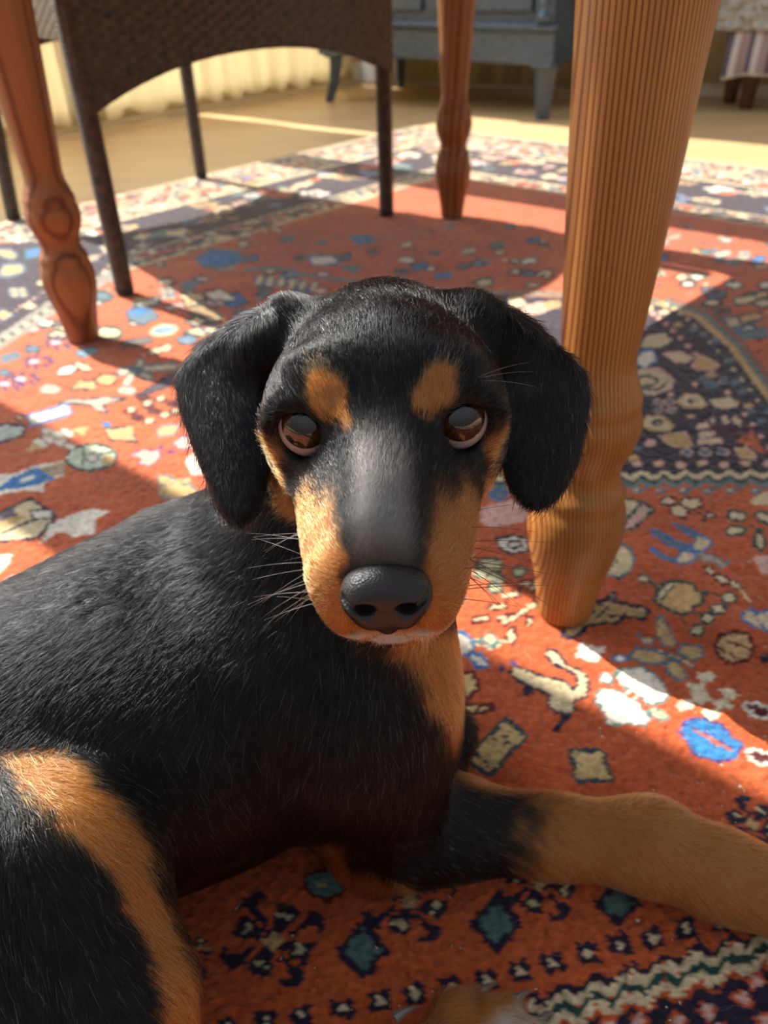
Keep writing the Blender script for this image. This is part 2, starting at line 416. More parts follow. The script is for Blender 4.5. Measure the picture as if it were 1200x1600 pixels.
bandmotifs(0.09, 0.197, 0.09, 0.010, 0.020, 22)
# field scatter far from the lens
r = random.Random(77)
FIELD = []
def generic(cx, cy, s, r, asp=0.62):
    c = r.choice([CRM, CRM, GOLD, PINK, WHT, TEAL, SLATE, BLU]); o = r.choice([NAVY, WINE, DGRN, SLATE]); k = r.randrange(5)
    if k == 0: ell(cx, cy, s, s*asp, r.uniform(-20, 20), c, o, max(1.2, s*.14), 9, .25)
    elif k == 1: lozenge(cx, cy, s, s*asp, c, o, max(1.2, s*.14))
    elif k == 2: bar(cx-s, cy+s*asp*.4, cx+s, cy-s*asp*.4, s*.34, c, o, max(1.2, s*.13))
    elif k == 3:
        for q in range(4): ell(cx+s*.6*math.cos(q*1.57+.7), cy+s*.6*asp*math.sin(q*1.57+.7), s*.42, s*.42*asp, 0, c, o, max(1, s*.1), 7)
    else:
        poly([(cx-s, cy), (cx-s*.2, cy-s*asp), (cx+s, cy-s*asp*.4), (cx+s*.4, cy+s*asp*.8)], c, o, max(1.2, s*.12))
# far central field
for k in range(260):
    y = 352+ (r.random()**1.0)*170; x = r.uniform(-40, 1240)
    if x < 260 and y < 350+(260-x)*.75: continue
    generic(x, y, 7+ (y-340)*.06*r.uniform(.8, 1.5), r, .42)
for k in range(150): ell(r.uniform(150, 1240), r.uniform(350, 560), r.uniform(2, 5), r.uniform(1.2, 2.6), 0, r.choice([WINE, NAVY, CRM, TEAL]), n=6)
poly([(306, 402), (330, 388), (372, 392), (382, 406), (350, 416), (316, 414)], BLU, SLATE, 2)
line([(380, 420), (430, 416), (500, 432), (590, 440)], 2.5, SLATE); line([(400, 470), (440, 430), (470, 428)], 2, SLATE)
for k in range(6): ell(405+k*17, 436+k*2, 5, 9, 25, CRM, SLATE, 1.5)
poly([(545, 368), (575, 366), (590, 376), (560, 380)], BLU, SLATE, 1.5); poly([(480, 400), (520, 398), (530, 410), (490, 412)], WHT, BLU, 2)
poly([(340, 462), (372, 455), (388, 470), (360, 480)], BLU, NAVY, 1.5)
DOGP = [(-200, 930), (0, 925), (330, 790), (450, 470), (800, 470), (920, 640), (760, 1000), (720, 1200), (1000, 1250), (1300, 1380), (1300, 1480), (900, 1380), (560, 1390), (290, 1400), (330, 1700), (-200, 1700)]
rm = random.Random(9)
for k in range(620):
    a0 = rm.uniform(.55, LA-.55); b0 = rm.uniform(.55, LB-.55); p_ = np.array([[RUG_K[0]+a0*RUG_A[0]+b0*RUG_B[0], RUG_K[1]+a0*RUG_A[1]+b0*RUG_B[1], 0.0]])
    qx, qy, qz = [float(v_[0]) for v_ in project(p_)]
    outside = qz < .2 or qx < -50 or qx > 1250 or qy > 1660
    if not outside and not (sdpoly([tuple(map(float, t_)) for t_ in DOGP], np.array([qx]), np.array([qy]))[0] < -60): continue
    ra_ = rm.uniform(.012, .034); rb_ = ra_*rm.uniform(.45, .95); th = rm.uniform(0, 3.14); lob = rm.choice([0, 3, 4, 5, 6]); c = rm.choice([CRM, CRM, GOLD, PINK, WHT, TEAL, BLU]); o = rm.choice([NAVY, WINE, DGRN, SLATE])
    i0, i1 = np.searchsorted(ra, [a0-.05, a0+.05]); j0, j1 = np.searchsorted(rb, [b0-.05, b0+.05])
    I = (np.arange(i0, i1)[:, None]*len(rb)+np.arange(j0, j1)[None]).ravel()
    u = (A_[I]-a0)*math.cos(th)+(B_[I]-b0)*math.sin(th); v_ = -(A_[I]-a0)*math.sin(th)+(B_[I]-b0)*math.cos(th)
    e = np.sqrt((u/ra_)**2+(v_/rb_)**2)+(.28*np.cos(np.arctan2(v_, u)*lob) if lob else 0)
    COL[I[e < 1.0]] = o; COL[I[e < .80]] = c
    if rm.random() < .4: COL[I[e < .3]] = o
# navy corner, left
poly([(-120, 420), (0, 380), (120, 370), (215, 372), (150, 430), (75, 468), (0, 520), (-120, 590)], NAVY)
poly([(0, 520), (75, 468), (160, 424), (225, 372), (238, 378), (170, 438), (88, 486), (0, 544), (-80, 590), (-80, 566)], lin(150, 146, 132))
for k in range(34):
    t = k/33; x = -20+250*t; y = 545-168*t; ell(x, y, 4.0, 2.6, 0, NAVY if k % 2 else CRM, n=6)
for (x, y, s) in ((20, 420, 20), (60, 392, 22), (28, 455, 16), (95, 410, 20), (45, 476, 12), (5, 490, 15), (110, 385, 15), (140, 402, 12), (70, 440, 12), (10, 395, 15), (170, 385, 14)):
    generic(x, y, s, r, .5)
for k in range(30):
    t = k/29; ell(-10+200*t, 505-130*t, 2.5, 1.8, 0, PINK, n=6)
# near-left field motifs
poly([(-30, 740), (20, 738), (60, 724), (104, 716), (98, 740), (70, 752), (66, 766), (30, 764), (-30, 776)], WHT)
poly([(-10, 764), (18, 744), (56, 727), (86, 745), (66, 753), (20, 762)], BLU); bar(30, 749, 52, 742, 3.2, WHT)
poly([(62, 730), (104, 716), (98, 738), (80, 742)], lin(170, 150, 118))
poly([(-30, 812), (48, 777), (84, 804), (58, 838), (-30, 846)], CRM, NAVY, 3); poly([(-10, 815), (22, 797), (44, 806), (0, 826)], GOLD)
bar(-6, 806, 22, 796, 7, lin(110, 100, 110)); bar(50, 802, 80, 800, 6, WHT, NAVY, 2); line([(0, 830), (56, 808)], 1.8, NAVY)
poly([(62, 846), (76, 818), (100, 806), (142, 792), (172, 797), (150, 808), (146, 832), (118, 836), (90, 828)], WHT)
poly([(98, 860), (128, 847), (200, 838), (180, 866), (140, 868)], CRM, SLATE, 2.5); poly([(162, 840), (170, 830), (198, 828), (192, 842)], BLU)
poly([(196, 838), (206, 810), (236, 796), (232, 828), (210, 842)], CRM, SLATE, 2.5)
poly([(-20, 868), (18, 862), (12, 880), (-6, 896)], WHT); ell(25, 904, 17, 9, -10, WHT, PINK, 2)
for (x, y, a, b2, ro) in ((262, 750, 17, 8, 20), (280, 755, 20, 7, -25), (258, 766, 12, 9, 0), (285, 772, 17, 8, 10), (272, 778, 7, 8, 0), (296, 762, 12, 6, 30)): ell(x, y, a, b2, ro, GOLD, TEAL, 2)
ell(272, 764, 20, 9, -8, GOLD)
ell(142, 712, 40, 20, -3, lin(206, 214, 184), DGRN, 3.0); line([(130, 694), (128, 732)], 1.3, DGRN); ell(143, 713, 9, 7, 0, WHT, DGRN, 1.4); line([(150, 708), (180, 702)], 1.2, DGRN)
ell(168, 717, 10, 9, 0, GOLD)
poly([(203, 708), (222, 700), (248, 701), (250, 712), (232, 726), (216, 722), (220, 714)], PINK, lin(120, 60, 100), 2)
poly([(270, 690), (284, 678), (304, 682), (308, 697), (280, 699)], PINK, lin(120, 60, 100), 2); ell(252, 696, 5, 4, 0, lin(120, 60, 100)); ell(268, 704, 7, 4, 0, lin(120, 60, 100))
poly([(288, 720), (300, 706), (330, 704), (344, 738), (300, 740)], WHT)
poly([(328, 770), (342, 752), (352, 760), (345, 780)], WHT)
poly([(162, 668), (206, 662), (213, 688), (172, 684)], GOLD, NAVY, 2); ell(166, 660, 7, 5, 0, BLU)
poly([(244, 672), (256, 662), (280, 662), (270, 676), (250, 679)], GOLD, SLATE, 2)
for (x, y) in ((204, 640), (230, 630), (250, 622), (258, 646), (232, 656), (215, 650), (276, 640), (240, 640), (225, 620), (270, 628)): ell(x, y, 12, 6, 0, WINE); 
for (x, y) in ((204, 638), (230, 628), (250, 620), (258, 646), (232, 656), (276, 638)): ell(x, y, 7, 4, -20, CRM)
poly([(92, 628), (110, 620), (138, 622), (158, 618), (196, 620), (170, 628), (160, 632), (168, 642), (152, 640), (140, 630), (116, 628)], lin(190, 172, 150), NAVY, 2)
bar(46, 655, 108, 636, 8, WHT, BLU, 2.5)
for (x, y, a, b2) in ((62, 690, 12, 7), (78, 682, 14, 9), (95, 688, 14, 7), (72, 672, 9, 6), (108, 694, 9, 5), (104, 674, 11, 6), (88, 676, 12, 6)): ell(x, y, a, b2, 25, WHT, lin(170, 120, 90), 1.5)
poly([(110, 668), (138, 664), (128, 678)], GOLD); poly([(38, 700), (52, 690), (66, 698), (48, 704)], GOLD); ell(30, 650, 7, 4, 0, GOLD, NAVY, 1.5)
poly([(-30, 672), (10, 660), (40, 664), (34, 678), (-10, 690)], lin(190, 196, 180), NAVY, 2.5)
poly([(110, 606), (122, 592), (148, 594), (150, 606)], GOLD, NAVY, 2); poly([(146, 590), (158, 583), (184, 582), (178, 598), (160, 600)], GOLD, WINE, 2)
ell(104, 576, 16, 7, -15, WHT, NAVY, 2); ell(130, 571, 14, 6, 20, CRM, NAVY, 1.8); ell(77, 606, 17, 7, 0, PINK); ell(198, 608, 15, 6, 0, PINK)
for (x0, y0, x1, y1) in ((210, 575, 185, 580), (210, 575, 275, 570), (208, 576, 196, 600), (212, 574, 222, 560), (212, 577, 236, 590)): bar(x0, y0, x1, y1, 4.5, CRM, SLATE, 2)
ell(216, 576, 10, 7, 0, SLATE); poly([(212, 616), (240, 600), (262, 584), (282, 574), (272, 598), (238, 610)], lin(84, 76, 86), NAVY, 2)
for (x, y) in ((60, 563), (12, 598), (92, 533), (38, 590)):
    for q in range(7): ell(x+20*math.cos(q*.9), y+8*math.sin(q*.9), 8, 3.4, q*30, lin(90, 50, 90), n=6)
    ell(x-6, y, 9, 3.5, 0, lin(200, 190, 210), n=7)
ell(50, 543, 12, 6, 0, SLATE, NAVY, 1.5); ell(135, 548, 18, 7, -12, lin(120, 150, 165), NAVY, 1.2); ell(292, 529, 16, 7, 0, lin(110, 140, 160), NAVY, 1.5)
bar(232, 549, 268, 539, 5, CRM, WINE, 1.5); bar(190, 536, 236, 528, 5, lin(110, 104, 96), NAVY, 1.2); ell(168, 518, 22, 9, 0, CRM, DGRN, 3)
poly([(195, 485), (218, 476), (240, 482), (248, 494), (222, 506), (200, 498)], SLATE, NAVY, 1.5); poly([(198, 484), (220, 477), (236, 484), (214, 492)], BLU)
ell(255, 514, 20, 7, -8, lin(120, 150, 170), CRM, 2); ell(222, 466, 12, 5, 0, GOLD); poly([(288, 482), (318, 474), (352, 490), (330, 496)], lin(170, 140, 100)); ell(300, 462, 20, 6, 5, CRM, WINE, 1)
poly([(318, 455), (345, 450), (372, 468), (330, 466)], WHT, NAVY, 1.5)
bar(0, 560, 30, 552, 6, SLATE); ell(5, 580, 12, 5, 0, SLATE, NAVY, 1.5)
# navy medallion on the right
poly([(470, 470), (640, 452), (760, 458), (880, 464), (1030, 474), (1085, 492), (1140, 540), (1215, 640), (1260, 700), (1260, 742), (600, 752), (470, 700)], NAVY)
for off, c in ((0, GOLD), (9, TEAL), (17, lin(150, 90, 70))):
    line([(1030+off, 470-off*.3), (1088+off, 490-off*.4), (1142+off, 538-off*.4), (1216+off, 638-off*.5), (1262+off, 700)], 5 if off == 0 else 4.5, c)
for k in range(34):
    t = k/33; x = 1040+200*t**1.1; y = 478+ (230*t**1.35); ell(x+4, y-4, 4, 3, 30, DGRN if k % 2 else CRM, n=6)
    if k % 2: ell(x-24, y+8, 6, 4.5, 0, PINK, WINE, 1.5, n=7)
line([(700, 452), (880, 458), (1030, 468)], 4, lin(150, 130, 110))
for (x, y, s) in ((718, 480, 16), (756, 476, 20), (840, 480, 22), (808, 470, 16), (862, 474, 14), (985, 490, 10), (1010, 480, 12), (1036, 486, 9), (780, 492, 12)): ell(x, y, s, s*.5, r.uniform(-15, 15), r.choice([GOLD, CRM, PINK]), n=8, jag=.25)
poly([(1000, 540), (1010, 522), (1040, 518), (1052, 530), (1030, 542)], CRM); poly([(992, 560), (1004, 546), (1022, 546), (1026, 562), (1005, 574)], WHT, BLU, 2)
poly([(985, 608), (1000, 575), (1030, 574), (1052, 590), (1050, 604), (1020, 614)], CRM, PINK, 2); line([(990, 590), (1010, 584), (1028, 590), (1024, 600), (1004, 600)], 2, DGRN); line([(992, 604), (1030, 606), (1044, 594)], 1.8, DGRN)
poly([(1036, 550), (1064, 548), (1082, 556), (1074, 564), (1054, 562)], CRM, PINK, 1.5); poly([(1082, 570), (1092, 552), (1104, 556), (1124, 568), (1120, 574), (1092, 576)], GOLD, PINK, 1.5)
ell(1112, 598, 14, 6, 0, SLATE); ell(1100, 590, 9, 5, 0, SLATE); ell(1132, 592, 6, 8, 0, SLATE); ell(1112, 584, 10, 4, 0, GOLD); ell(1086, 598, 5, 4, 0, PINK)
poly([(1058, 624), (1074, 614), (1094, 616), (1104, 630), (1096, 634), (1070, 632)], CRM, GOLD, 2); ell(1082, 624, 9, 4, 0, NAVY); ell(1084, 624, 3, 2, 0, CRM)
poly([(1108, 622), (1128, 620), (1138, 618), (1150, 624), (1152, 634), (1132, 636), (1118, 634)], CRM); ell(1048, 614, 5, 4, 0, PINK)
for (x, y) in ((1030, 626), (1046, 626), (1030, 638), (1050, 638)): ell(x, y, 8, 4, 0, SLATE, PINK, 1.2)
poly([(1004, 660), (1012, 648), (1036, 648), (1052, 664), (1046, 670), (1014, 668)], CRM, GOLD, 2); ell(1028, 658, 10, 5, 0, NAVY); ell(1029, 658, 4, 2.5, 0, CRM)
poly([(1030, 678), (1048, 676), (1072, 672), (1078, 684), (1084, 696), (1062, 696), (1044, 692)], GOLD, PINK, 1.2); ell(1016, 690, 9, 6, -20, PINK); ell(996, 698, 9, 5, 0, SLATE); ell(990, 712, 10, 5, 0, GOLD)
for (x, y) in ((1074, 704), (1102, 704), (1130, 703)): ell(x, y, 9, 5, 10, SLATE, PINK, 1.5)
poly([(1150, 698), (1168, 696), (1182, 708), (1180, 714), (1158, 712)], GOLD, PINK, 1.5); poly([(1150, 688), (1176, 668), (1196, 706), (1184, 704), (1172, 694)], RED)
for (x0, y0, x1, y1) in ((1090, 664, 1108, 662), (1094, 678, 1116, 674), (1092, 688, 1128, 686), (1112, 652, 1116, 656), (1130, 650, 1138, 658), (1146, 650, 1158, 660)): bar(x0, y0, x1, y1, 3.4, CRM, PINK, 1.3)
for k in range(4): line([(1108, 660+k*4), (1170, 672+k*4)], .9, WINE)
for (x, y) in ((1080, 648), (1100, 520), (1118, 530), (1140, 560), (1060, 505), (1084, 512), (1160, 610), (1150, 596), (1175, 640), (1190, 655), (1170, 632), (1200, 640)): ell(x, y, 8, 4.5, 0, r.choice([PINK, SLATE, GOLD]), n=8)
for x in range(690, 1240, 34): ell(x, 722+2*math.sin(x), 8, 4.6, 0, PINK, GOLD, 1, 7)
def zig(x0, y0, x1, y1, step, amp, h, c):
    n = max(2, int(math.hypot(x1-x0, y1-y0)/step)); pts = []
    for k in range(n+1):
        t = k/n; pts.append((x0+(x1-x0)*t, y0+(y1-y0)*t+(amp if k % 2 else -amp)))
    line(pts, h, c)
zig(560, 744, 1260, 738, 17, 5, 3.6, CRM); zig(560, 751, 1260, 745, 17, 5, 2.2, DGRN); zig(560, 757, 1260, 751, 17, 5, 3.0, TEAL)
for x in range(700, 1240, 37): ell(x, 764, 9, 5, 0, SLATE); ell(x-2, 763, 4, 2.4, 0, CRM); line([(x+8, 762), (x+18, 757)], 1.8, SLATE)
# right field, behind and beside the big table leg
poly([(880, 778), (900, 768), (990, 778), (1012, 786), (1000, 800), (960, 828), (960, 800)], CRM, DGRN, 2.5); poly([(965, 828), (1004, 782), (1022, 794), (990, 822)], PINK, DGRN, 3)
ell(1045, 780, 12, 6, 0, CRM, WINE, 2.5); poly([(1060, 786), (1072, 774), (1094, 778), (1096, 788), (1078, 794)], CRM, WINE, 2.5); poly([(1048, 794), (1058, 784), (1078, 794), (1070, 806), (1052, 802)], CRM, WINE, 2.8)
line([(1090, 796), (1102, 804)], 1.8, WINE); poly([(1098, 810), (1108, 798), (1120, 804)], CRM, WINE, 2.5)
poly([(1172, 782), (1186, 770), (1215, 764), (1215, 788), (1180, 786)], CRM)
poly([(1018, 824), (1028, 826), (1052, 840), (1078, 852), (1072, 858), (1048, 850), (1024, 836)], SLATE, BLU, 1.6)
poly([(1050, 816), (1062, 818), (1092, 830), (1096, 838), (1082, 836)], SLATE, BLU, 1.6)
poly([(1014, 852), (1024, 854), (1040, 866), (1056, 870), (1052, 876), (1032, 868)], SLATE, BLU, 1.6)
poly([(1080, 856), (1092, 834), (1106, 836), (1112, 848), (1100, 858)], CRM, BLU, 2.2); poly([(1054, 872), (1070, 858), (1088, 862), (1086, 874), (1062, 878)], CRM, BLU, 2.2)
poly([(1090, 860), (1120, 866), (1130, 876), (1140, 876), (1128, 886), (1120, 876), (1096, 872)], lin(180, 168, 140), SLATE, 1.8)
for (x, y, ro) in ((1152, 803, 10), (1150, 826, -8), (1196, 806, 25), (1188, 842, 80)): ell(x, y, 15, 7, ro, CRM, DGRN, 3, 9)
line([(1170, 815), (1190, 828)], 1.5, DGRN); ell(1190, 826, 6, 4, 0, DGRN)
poly([(1176, 868), (1215, 862), (1215, 894), (1190, 894)], PINK)
poly([(938, 884), (960, 860), (972, 848), (986, 856), (992, 870), (984, 890), (968, 898), (944, 894)], CRM, SLATE, 3); poly([(944, 880), (958, 866), (962, 874), (950, 886)], WHT, NAVY, 2)
ell(966, 902, 4, 6, 0, NAVY)
for (x, y, ro, a) in ((1110, 888, 40, 8), (1128, 902, 30, 13), (1150, 912, 40, 10)): ell(x, y, a, 5.5, ro, CRM, WINE, 2.5)
line([(1156, 918), (1176, 940)], 1.6, CRM)
poly([(1022, 936), (1030, 912), (1052, 904), (1080, 910), (1100, 928), (1096, 940), (1084, 944), (1082, 954), (1062, 956), (1040, 946)], GOLD, DGRN, 3); poly([(1026, 930), (1036, 912), (1056, 906), (1060, 910), (1044, 918), (1036, 934)], CRM, DGRN, 1.8)
ell(1006, 902, 8, 5, 0, CRM, DGRN, 2.2); line([(1012, 904), (1026, 912)], 3, DGRN)
for (x, y) in ((1140, 931), (1124, 949), (1106, 963), (1090, 982)): ell(x, y, 10, 7.5, 0, CRM, DGRN, 3)
line([(1098, 922), (1132, 927)], 1.3, DGRN); line([(1098, 934), (1108, 946), (1116, 948)], 1.3, DGRN); line([(1084, 954), (1100, 956)], 1.3, DGRN); line([(1062, 958), (1074, 974), (1082, 980)], 1.5, DGRN)
poly([(1158, 962), (1168, 950), (1188, 954), (1215, 950), (1215, 986), (1190, 980), (1164, 966)], CRM, BLU, 2.5); line([(1176, 944), (1182, 960), (1196, 980)], 1.6, BLU)
poly([(884, 980), (900, 966), (914, 958), (908, 952), (918, 944), (926, 936), (940, 938), (954, 932), (962, 938), (1010, 948), (1014, 954), (1004, 964), (976, 958), (966, 968), (948, 970), (920, 974), (898, 994), (880, 990)], lin(196, 164, 112), NAVY, 4)
line([(918, 960), (942, 940)], 1.8, NAVY); line([(930, 964), (952, 946)], 1.8, NAVY); ell(958, 930, 5, 7, 20, lin(140, 120, 110), NAVY, 2.5); line([(950, 958), (968, 960)], 1.8, NAVY)
poly([(1118, 1010), (1126, 992), (1150, 984), (1170, 988), (1178, 1008), (1170, 1026), (1144, 1032), (1130, 1026)], lin(216, 178, 126), WINE, 4); line([(1132, 996), (1174, 1012)], 1.8, WINE); line([(1122, 1008), (1160, 1028)], 1.8, WINE)
for pts in ([(1026, 966), (1034, 960), (1046, 980), (1056, 1000), (1052, 1008), (1036, 1004), (1028, 988)], [(1058, 1014), (1072, 1004), (1096, 1008), (1100, 1024), (1080, 1028)],
            [(986, 1018), (1000, 1010), (1030, 1016), (1042, 1020), (1034, 1034), (1008, 1032), (988, 1026)], [(1042, 1034), (1050, 1026), (1066, 1040), (1074, 1056), (1064, 1060), (1044, 1048)]): poly(pts, lin(206, 176, 120), SLATE, 2.8)
line([(1020, 1008), (1050, 1022), (1086, 1040)], 3.2, SLATE); line([(1024, 1009), (1082, 1037)], 1.0, CRM); ell(1012, 998, 9, 6, 0, CRM, SLATE, 2.2); line([(998, 986), (1004, 996)], 1.6, SLATE); ell(970, 1025, 10, 5, 0, WHT, BLU, 2)
poly([(898, 1022), (910, 1002), (946, 1010), (934, 1034)], WHT)
poly([(738, 1000), (748, 996), (760, 1006), (776, 998), (790, 1000), (770, 1012)], TEAL, CRM, 1); 
# animal with the curled tail
poly([(798, 1048), (806, 1038), (830, 1048), (880, 1060), (896, 1074), (904, 1070), (902, 1052), (888, 1044), (866, 1034), (854, 1020), (858, 1012), (870, 1014), (884, 1034), (912, 1048), (922, 1066), (914, 1086), (896, 1090), (898, 1104), (890, 1114), (866, 1108), (856, 1094), (862, 1084), (840, 1074), (808, 1060)], CRM, NAVY, 2.8)
line([(888, 1114), (872, 1132), (870, 1140)], 5, NAVY); line([(894, 1112), (880, 1122)], 5, NAVY); ell(824, 1078, 9, 6, -20, NAVY); line([(806, 1056), (826, 1072)], 3, NAVY); ell(784, 1042, 6, 4, 0, lin(70, 60, 110)); line([(796, 1030), (808, 1036)], 2.5, lin(90, 80, 140))
# big cream blossom
poly([(964, 1048), (976, 1042), (1000, 1040), (1024, 1050), (1040, 1070), (1046, 1084), (1038, 1096), (1014, 1096), (1000, 1082), (980, 1072), (966, 1060)], WHT, TEAL, 2.6)
poly([(932, 1080), (944, 1074), (970, 1076), (1000, 1100), (1016, 1118), (1010, 1130), (984, 1128), (950, 1128), (944, 1110), (934, 1096)], WHT, TEAL, 2.8)
ell(948, 1058, 10, 7, 30, WHT, TEAL, 2); ell(1030, 1112, 16, 7, 25, CRM, TEAL, 2); ell(988, 1084, 9, 6, 0, RED2, WHT, 1.6)
for (x, y) in ((1104, 1056), (1090, 1074), (1140, 1082), (1070, 1100), (1130, 1098), (1112, 1114), (1096, 1088)): poly([(x-16, y-8), (x+10, y-10), (x+16, y+4), (x-6, y+10)], lin(226, 214, 180))
# blue almond
poly([(1064, 1140), (1074, 1122), (1100, 1118), (1130, 1130), (1146, 1150), (1162, 1160), (1150, 1184), (1120, 1186), (1092, 1178), (1076, 1160)], BLU, lin(80, 60, 120), 2.6); line([(1086, 1138), (1146, 1170)], 2.6, RED); line([(1080, 1130), (1150, 1166)], 1.0, lin(80, 60, 120))
for (x, y) in ((1186, 1106), (1190, 1180)): ell(x, y, 22, 9, 20, WINE, WHT, 3.5)
ell(1200, 1025, 12, 8, 0, NAVY)
poly([(728, 1182), (792, 1120), (822, 1148), (764, 1208)], lin(206, 176, 118), lin(52, 72, 74), 5); line([(742, 1172), (752, 1182)], 3, lin(52, 72, 74)); line([(790, 1144), (796, 1162)], 3.2, lin(52, 72, 74)); line([(758, 1186), (762, 1198)], 3, lin(52, 72, 74)); line([(768, 1150), (776, 1156)], 2.6, lin(52, 72, 74))
poly([(890, 1170), (942, 1170), (948, 1190), (958, 1216), (900, 1216), (898, 1192)], lin(206, 176, 118), lin(52, 72, 74), 4); line([(915, 1214), (935, 1216)], 4, lin(52, 72, 74))
# wine-outlined flower under the chin
for pts in ([(712, 1052), (740, 1048), (748, 1072), (730, 1088), (712, 1070)], [(712, 1098), (748, 1100), (772, 1098), (768, 1106), (734, 1112)], [(708, 1130), (722, 1112), (744, 1132), (738, 1148), (714, 1144)], [(694, 1080), (706, 1086), (712, 1104), (700, 1120)]): poly(pts, lin(212, 180, 120), WINE, 4)
poly([(700, 990), (722, 984), (740, 1000), (738, 1014), (722, 1022), (700, 1020)], WHT, BLU, 3); poly([(728, 1020), (752, 1020), (764, 1036), (748, 1040)], WHT, BLU, 3.2)
# left of the pine foot
poly([(776, 840), (800, 834), (822, 840), (826, 856), (800, 862), (784, 856)], WHT, NAVY, 3); ell(804, 848, 10, 5, 0, WHT, NAVY, 2.4)
for (x, y, a, b2, ro) in ((764, 880, 20, 10, 0), (775, 900, 14, 8, 20), (752, 893, 12, 8, 0), (812, 890, 11, 7, 0), (774, 917, 11, 7, 0)): ell(x, y, a, b2, ro, lin(190, 190, 150), DGRN, 2.5, 9, .15)
poly([(752, 790), (800, 778), (830, 792), (820, 812), (770, 822), (750, 812)], PINK); ell(780, 770, 14, 8, 0, SLATE, BLU, 2.2)
for (x0, y0, x1, y1) in ((812, 910, 830, 908), (784, 930, 812, 924), (764, 946, 792, 944), (778, 964, 800, 960), (738, 966, 764, 962), (786, 972, 838, 940), (800, 994, 801, 978), (826, 974, 828, 962), (830, 920, 842, 900)): bar(x0, y0, x1, y1, 4, CRM, WINE, 2.4)
line([(736, 1000), (770, 1000)], 1.5, TEAL); lozenge(766, 996, 14, 9, CRM, TEAL, 2.2); lozenge(799, 992, 9, 13, CRM, WINE, 2.5)
# corner flower, lower right
def blackflower(cx, cy, s, tilt=0.0, sq=0.9):
    for q in range(8):
        t = q*math.pi/4+tilt; L_ = s*(1.0 if q % 2 else .72); ex, ey = cx+L_*math.cos(t), cy+L_*sq*math.sin(t)
        if q % 2 == 0:
            poly([(cx+.25*s*math.cos(t-.5), cy+.25*s*sq*math.sin(t-.5)), (cx+.7*s*math.cos(t-.33), cy+.7*s*sq*math.sin(t-.33)), (ex, ey), (cx+.7*s*math.cos(t+.33), cy+.7*s*sq*math.sin(t+.33)), (cx+.25*s*math.cos(t+.5), cy+.25*s*sq*math.sin(t+.5))], NAVY)
            for dd in (-.16, .14): ell(cx+.5*s*math.cos(t+dd), cy+.5*s*sq*math.sin(t+dd), s*.11, s*.045, 60+q*50, lin(200, 190, 140), n=6)
        else:
            tx, ty = cx+.92*s*math.cos(t), cy+.92*s*sq*math.sin(t)
            line([(cx+.3*s*math.cos(t), cy+.3*s*sq*math.sin(t)), (cx+.62*s*math.cos(t-.15), cy+.62*s*sq*math.sin(t-.15)), (tx, ty)], s*.055, NAVY)
            line([(cx+.62*s*math.cos(t-.15), cy+.62*s*sq*math.sin(t-.15)), (cx+.85*s*math.cos(t-.3), cy+.85*s*sq*math.sin(t-.3)), (tx, ty), (cx+.8*s*math.cos(t+.22), cy+.8*s*sq*math.sin(t+.22))], s*.062, NAVY)
    ell(cx, cy, s*.2, s*.19, 0, NAVY); lozenge(cx, cy, s*.17, s*.17, GOLD, GOLD, 1)
blackflower(427, 1466, 92, .42); blackflower(640, 1404, 84, .35); blackflower(845, 1374, 80, .3); blackflower(1178, 1286, 62, .5, .8); blackflower(1010, 1330, 60, .4)
blackflower(240, 1540, 90, .4); blackflower(310, 1480, 26, .1)
for (x, y, a, b2) in ((507, 1378, 32, 22), ): ell(x, y, a+6, b2+6, 0, WINE, n=9, jag=.15); ell(x, y, a-2, b2-2, 0, TEAL, n=9, jag=.15); ell(x-2, y+2, 6, 2, 10, GOLD)
lozenge(566, 1482, 34, 40, lin(84, 112, 104), NAVY, 7); lozenge(776, 1440, 34, 38, lin(84, 112, 104), NAVY, 7); lozenge(966, 1408, 30, 30, lin(84, 112, 104), NAVY, 7)
def little(x, y, s):
    poly([(x-s, y-s*.9), (x-s*.4, y-s*.6), (x+s*.3, y-s), (x+s*.9, y-s*.7), (x+s*.8, y), (x+s*1.2, y+s*.8), (x+s*.3, y+s*.8), (x-s*.6, y+s*.9), (x-s*.9, y+s*.2)], NAVY)
    ell(x, y, s*.5, s*.2, 70, CRM, n=7); ell(x+s*.1, y, s*.45, s*.18, 10, CRM, n=7)
for (x, y) in ((356, 1606), (414, 1592), (470, 1584), (536, 1572), (592, 1562), (648, 1550), (705, 1540), (760, 1528), (812, 1514), (864, 1500), (918, 1486), (970, 1472), (1020, 1462), (1072, 1448), (1126, 1436), (300, 1620)): little(x, y, 19)
line([(700, 1556), (745, 1550), (770, 1560), (790, 1552)], 5, NAVY)
# zigzag guard and navy corner at lower right
poly([(820, 1640), (868, 1588), (1230, 1470), (1260, 1460), (1260, 1660), (820, 1660)], NAVY)
def zz(off, amp, h, c): 
    x0, y0, x1, y1 = 826, 1572+off, 1250, 1450+off; n = 16; pts = []
    for k in range(n+1):
        t = k/n; pts.append((x0+(x1-x0)*t, y0+(y1-y0)*t+(amp if k % 2 else -amp)))
    line(pts, h, c)
zz(-10, 11, 6, NAVY); zz(4, 11, 9, CRM); zz(20, 11, 7, DGRN); zz(36, 11, 9, CRM); zz(48, 11, 4, lin(190, 84, 40))
for (x, y) in ((1000, 1592), (1060, 1590), (1108, 1576), (1162, 1556), (1200, 1592), (1130, 1610), (950, 1600), (1185, 1530)): ell(x, y, 12, 12, 0, PINK, lin(200, 90, 50), 3, 8, .2)
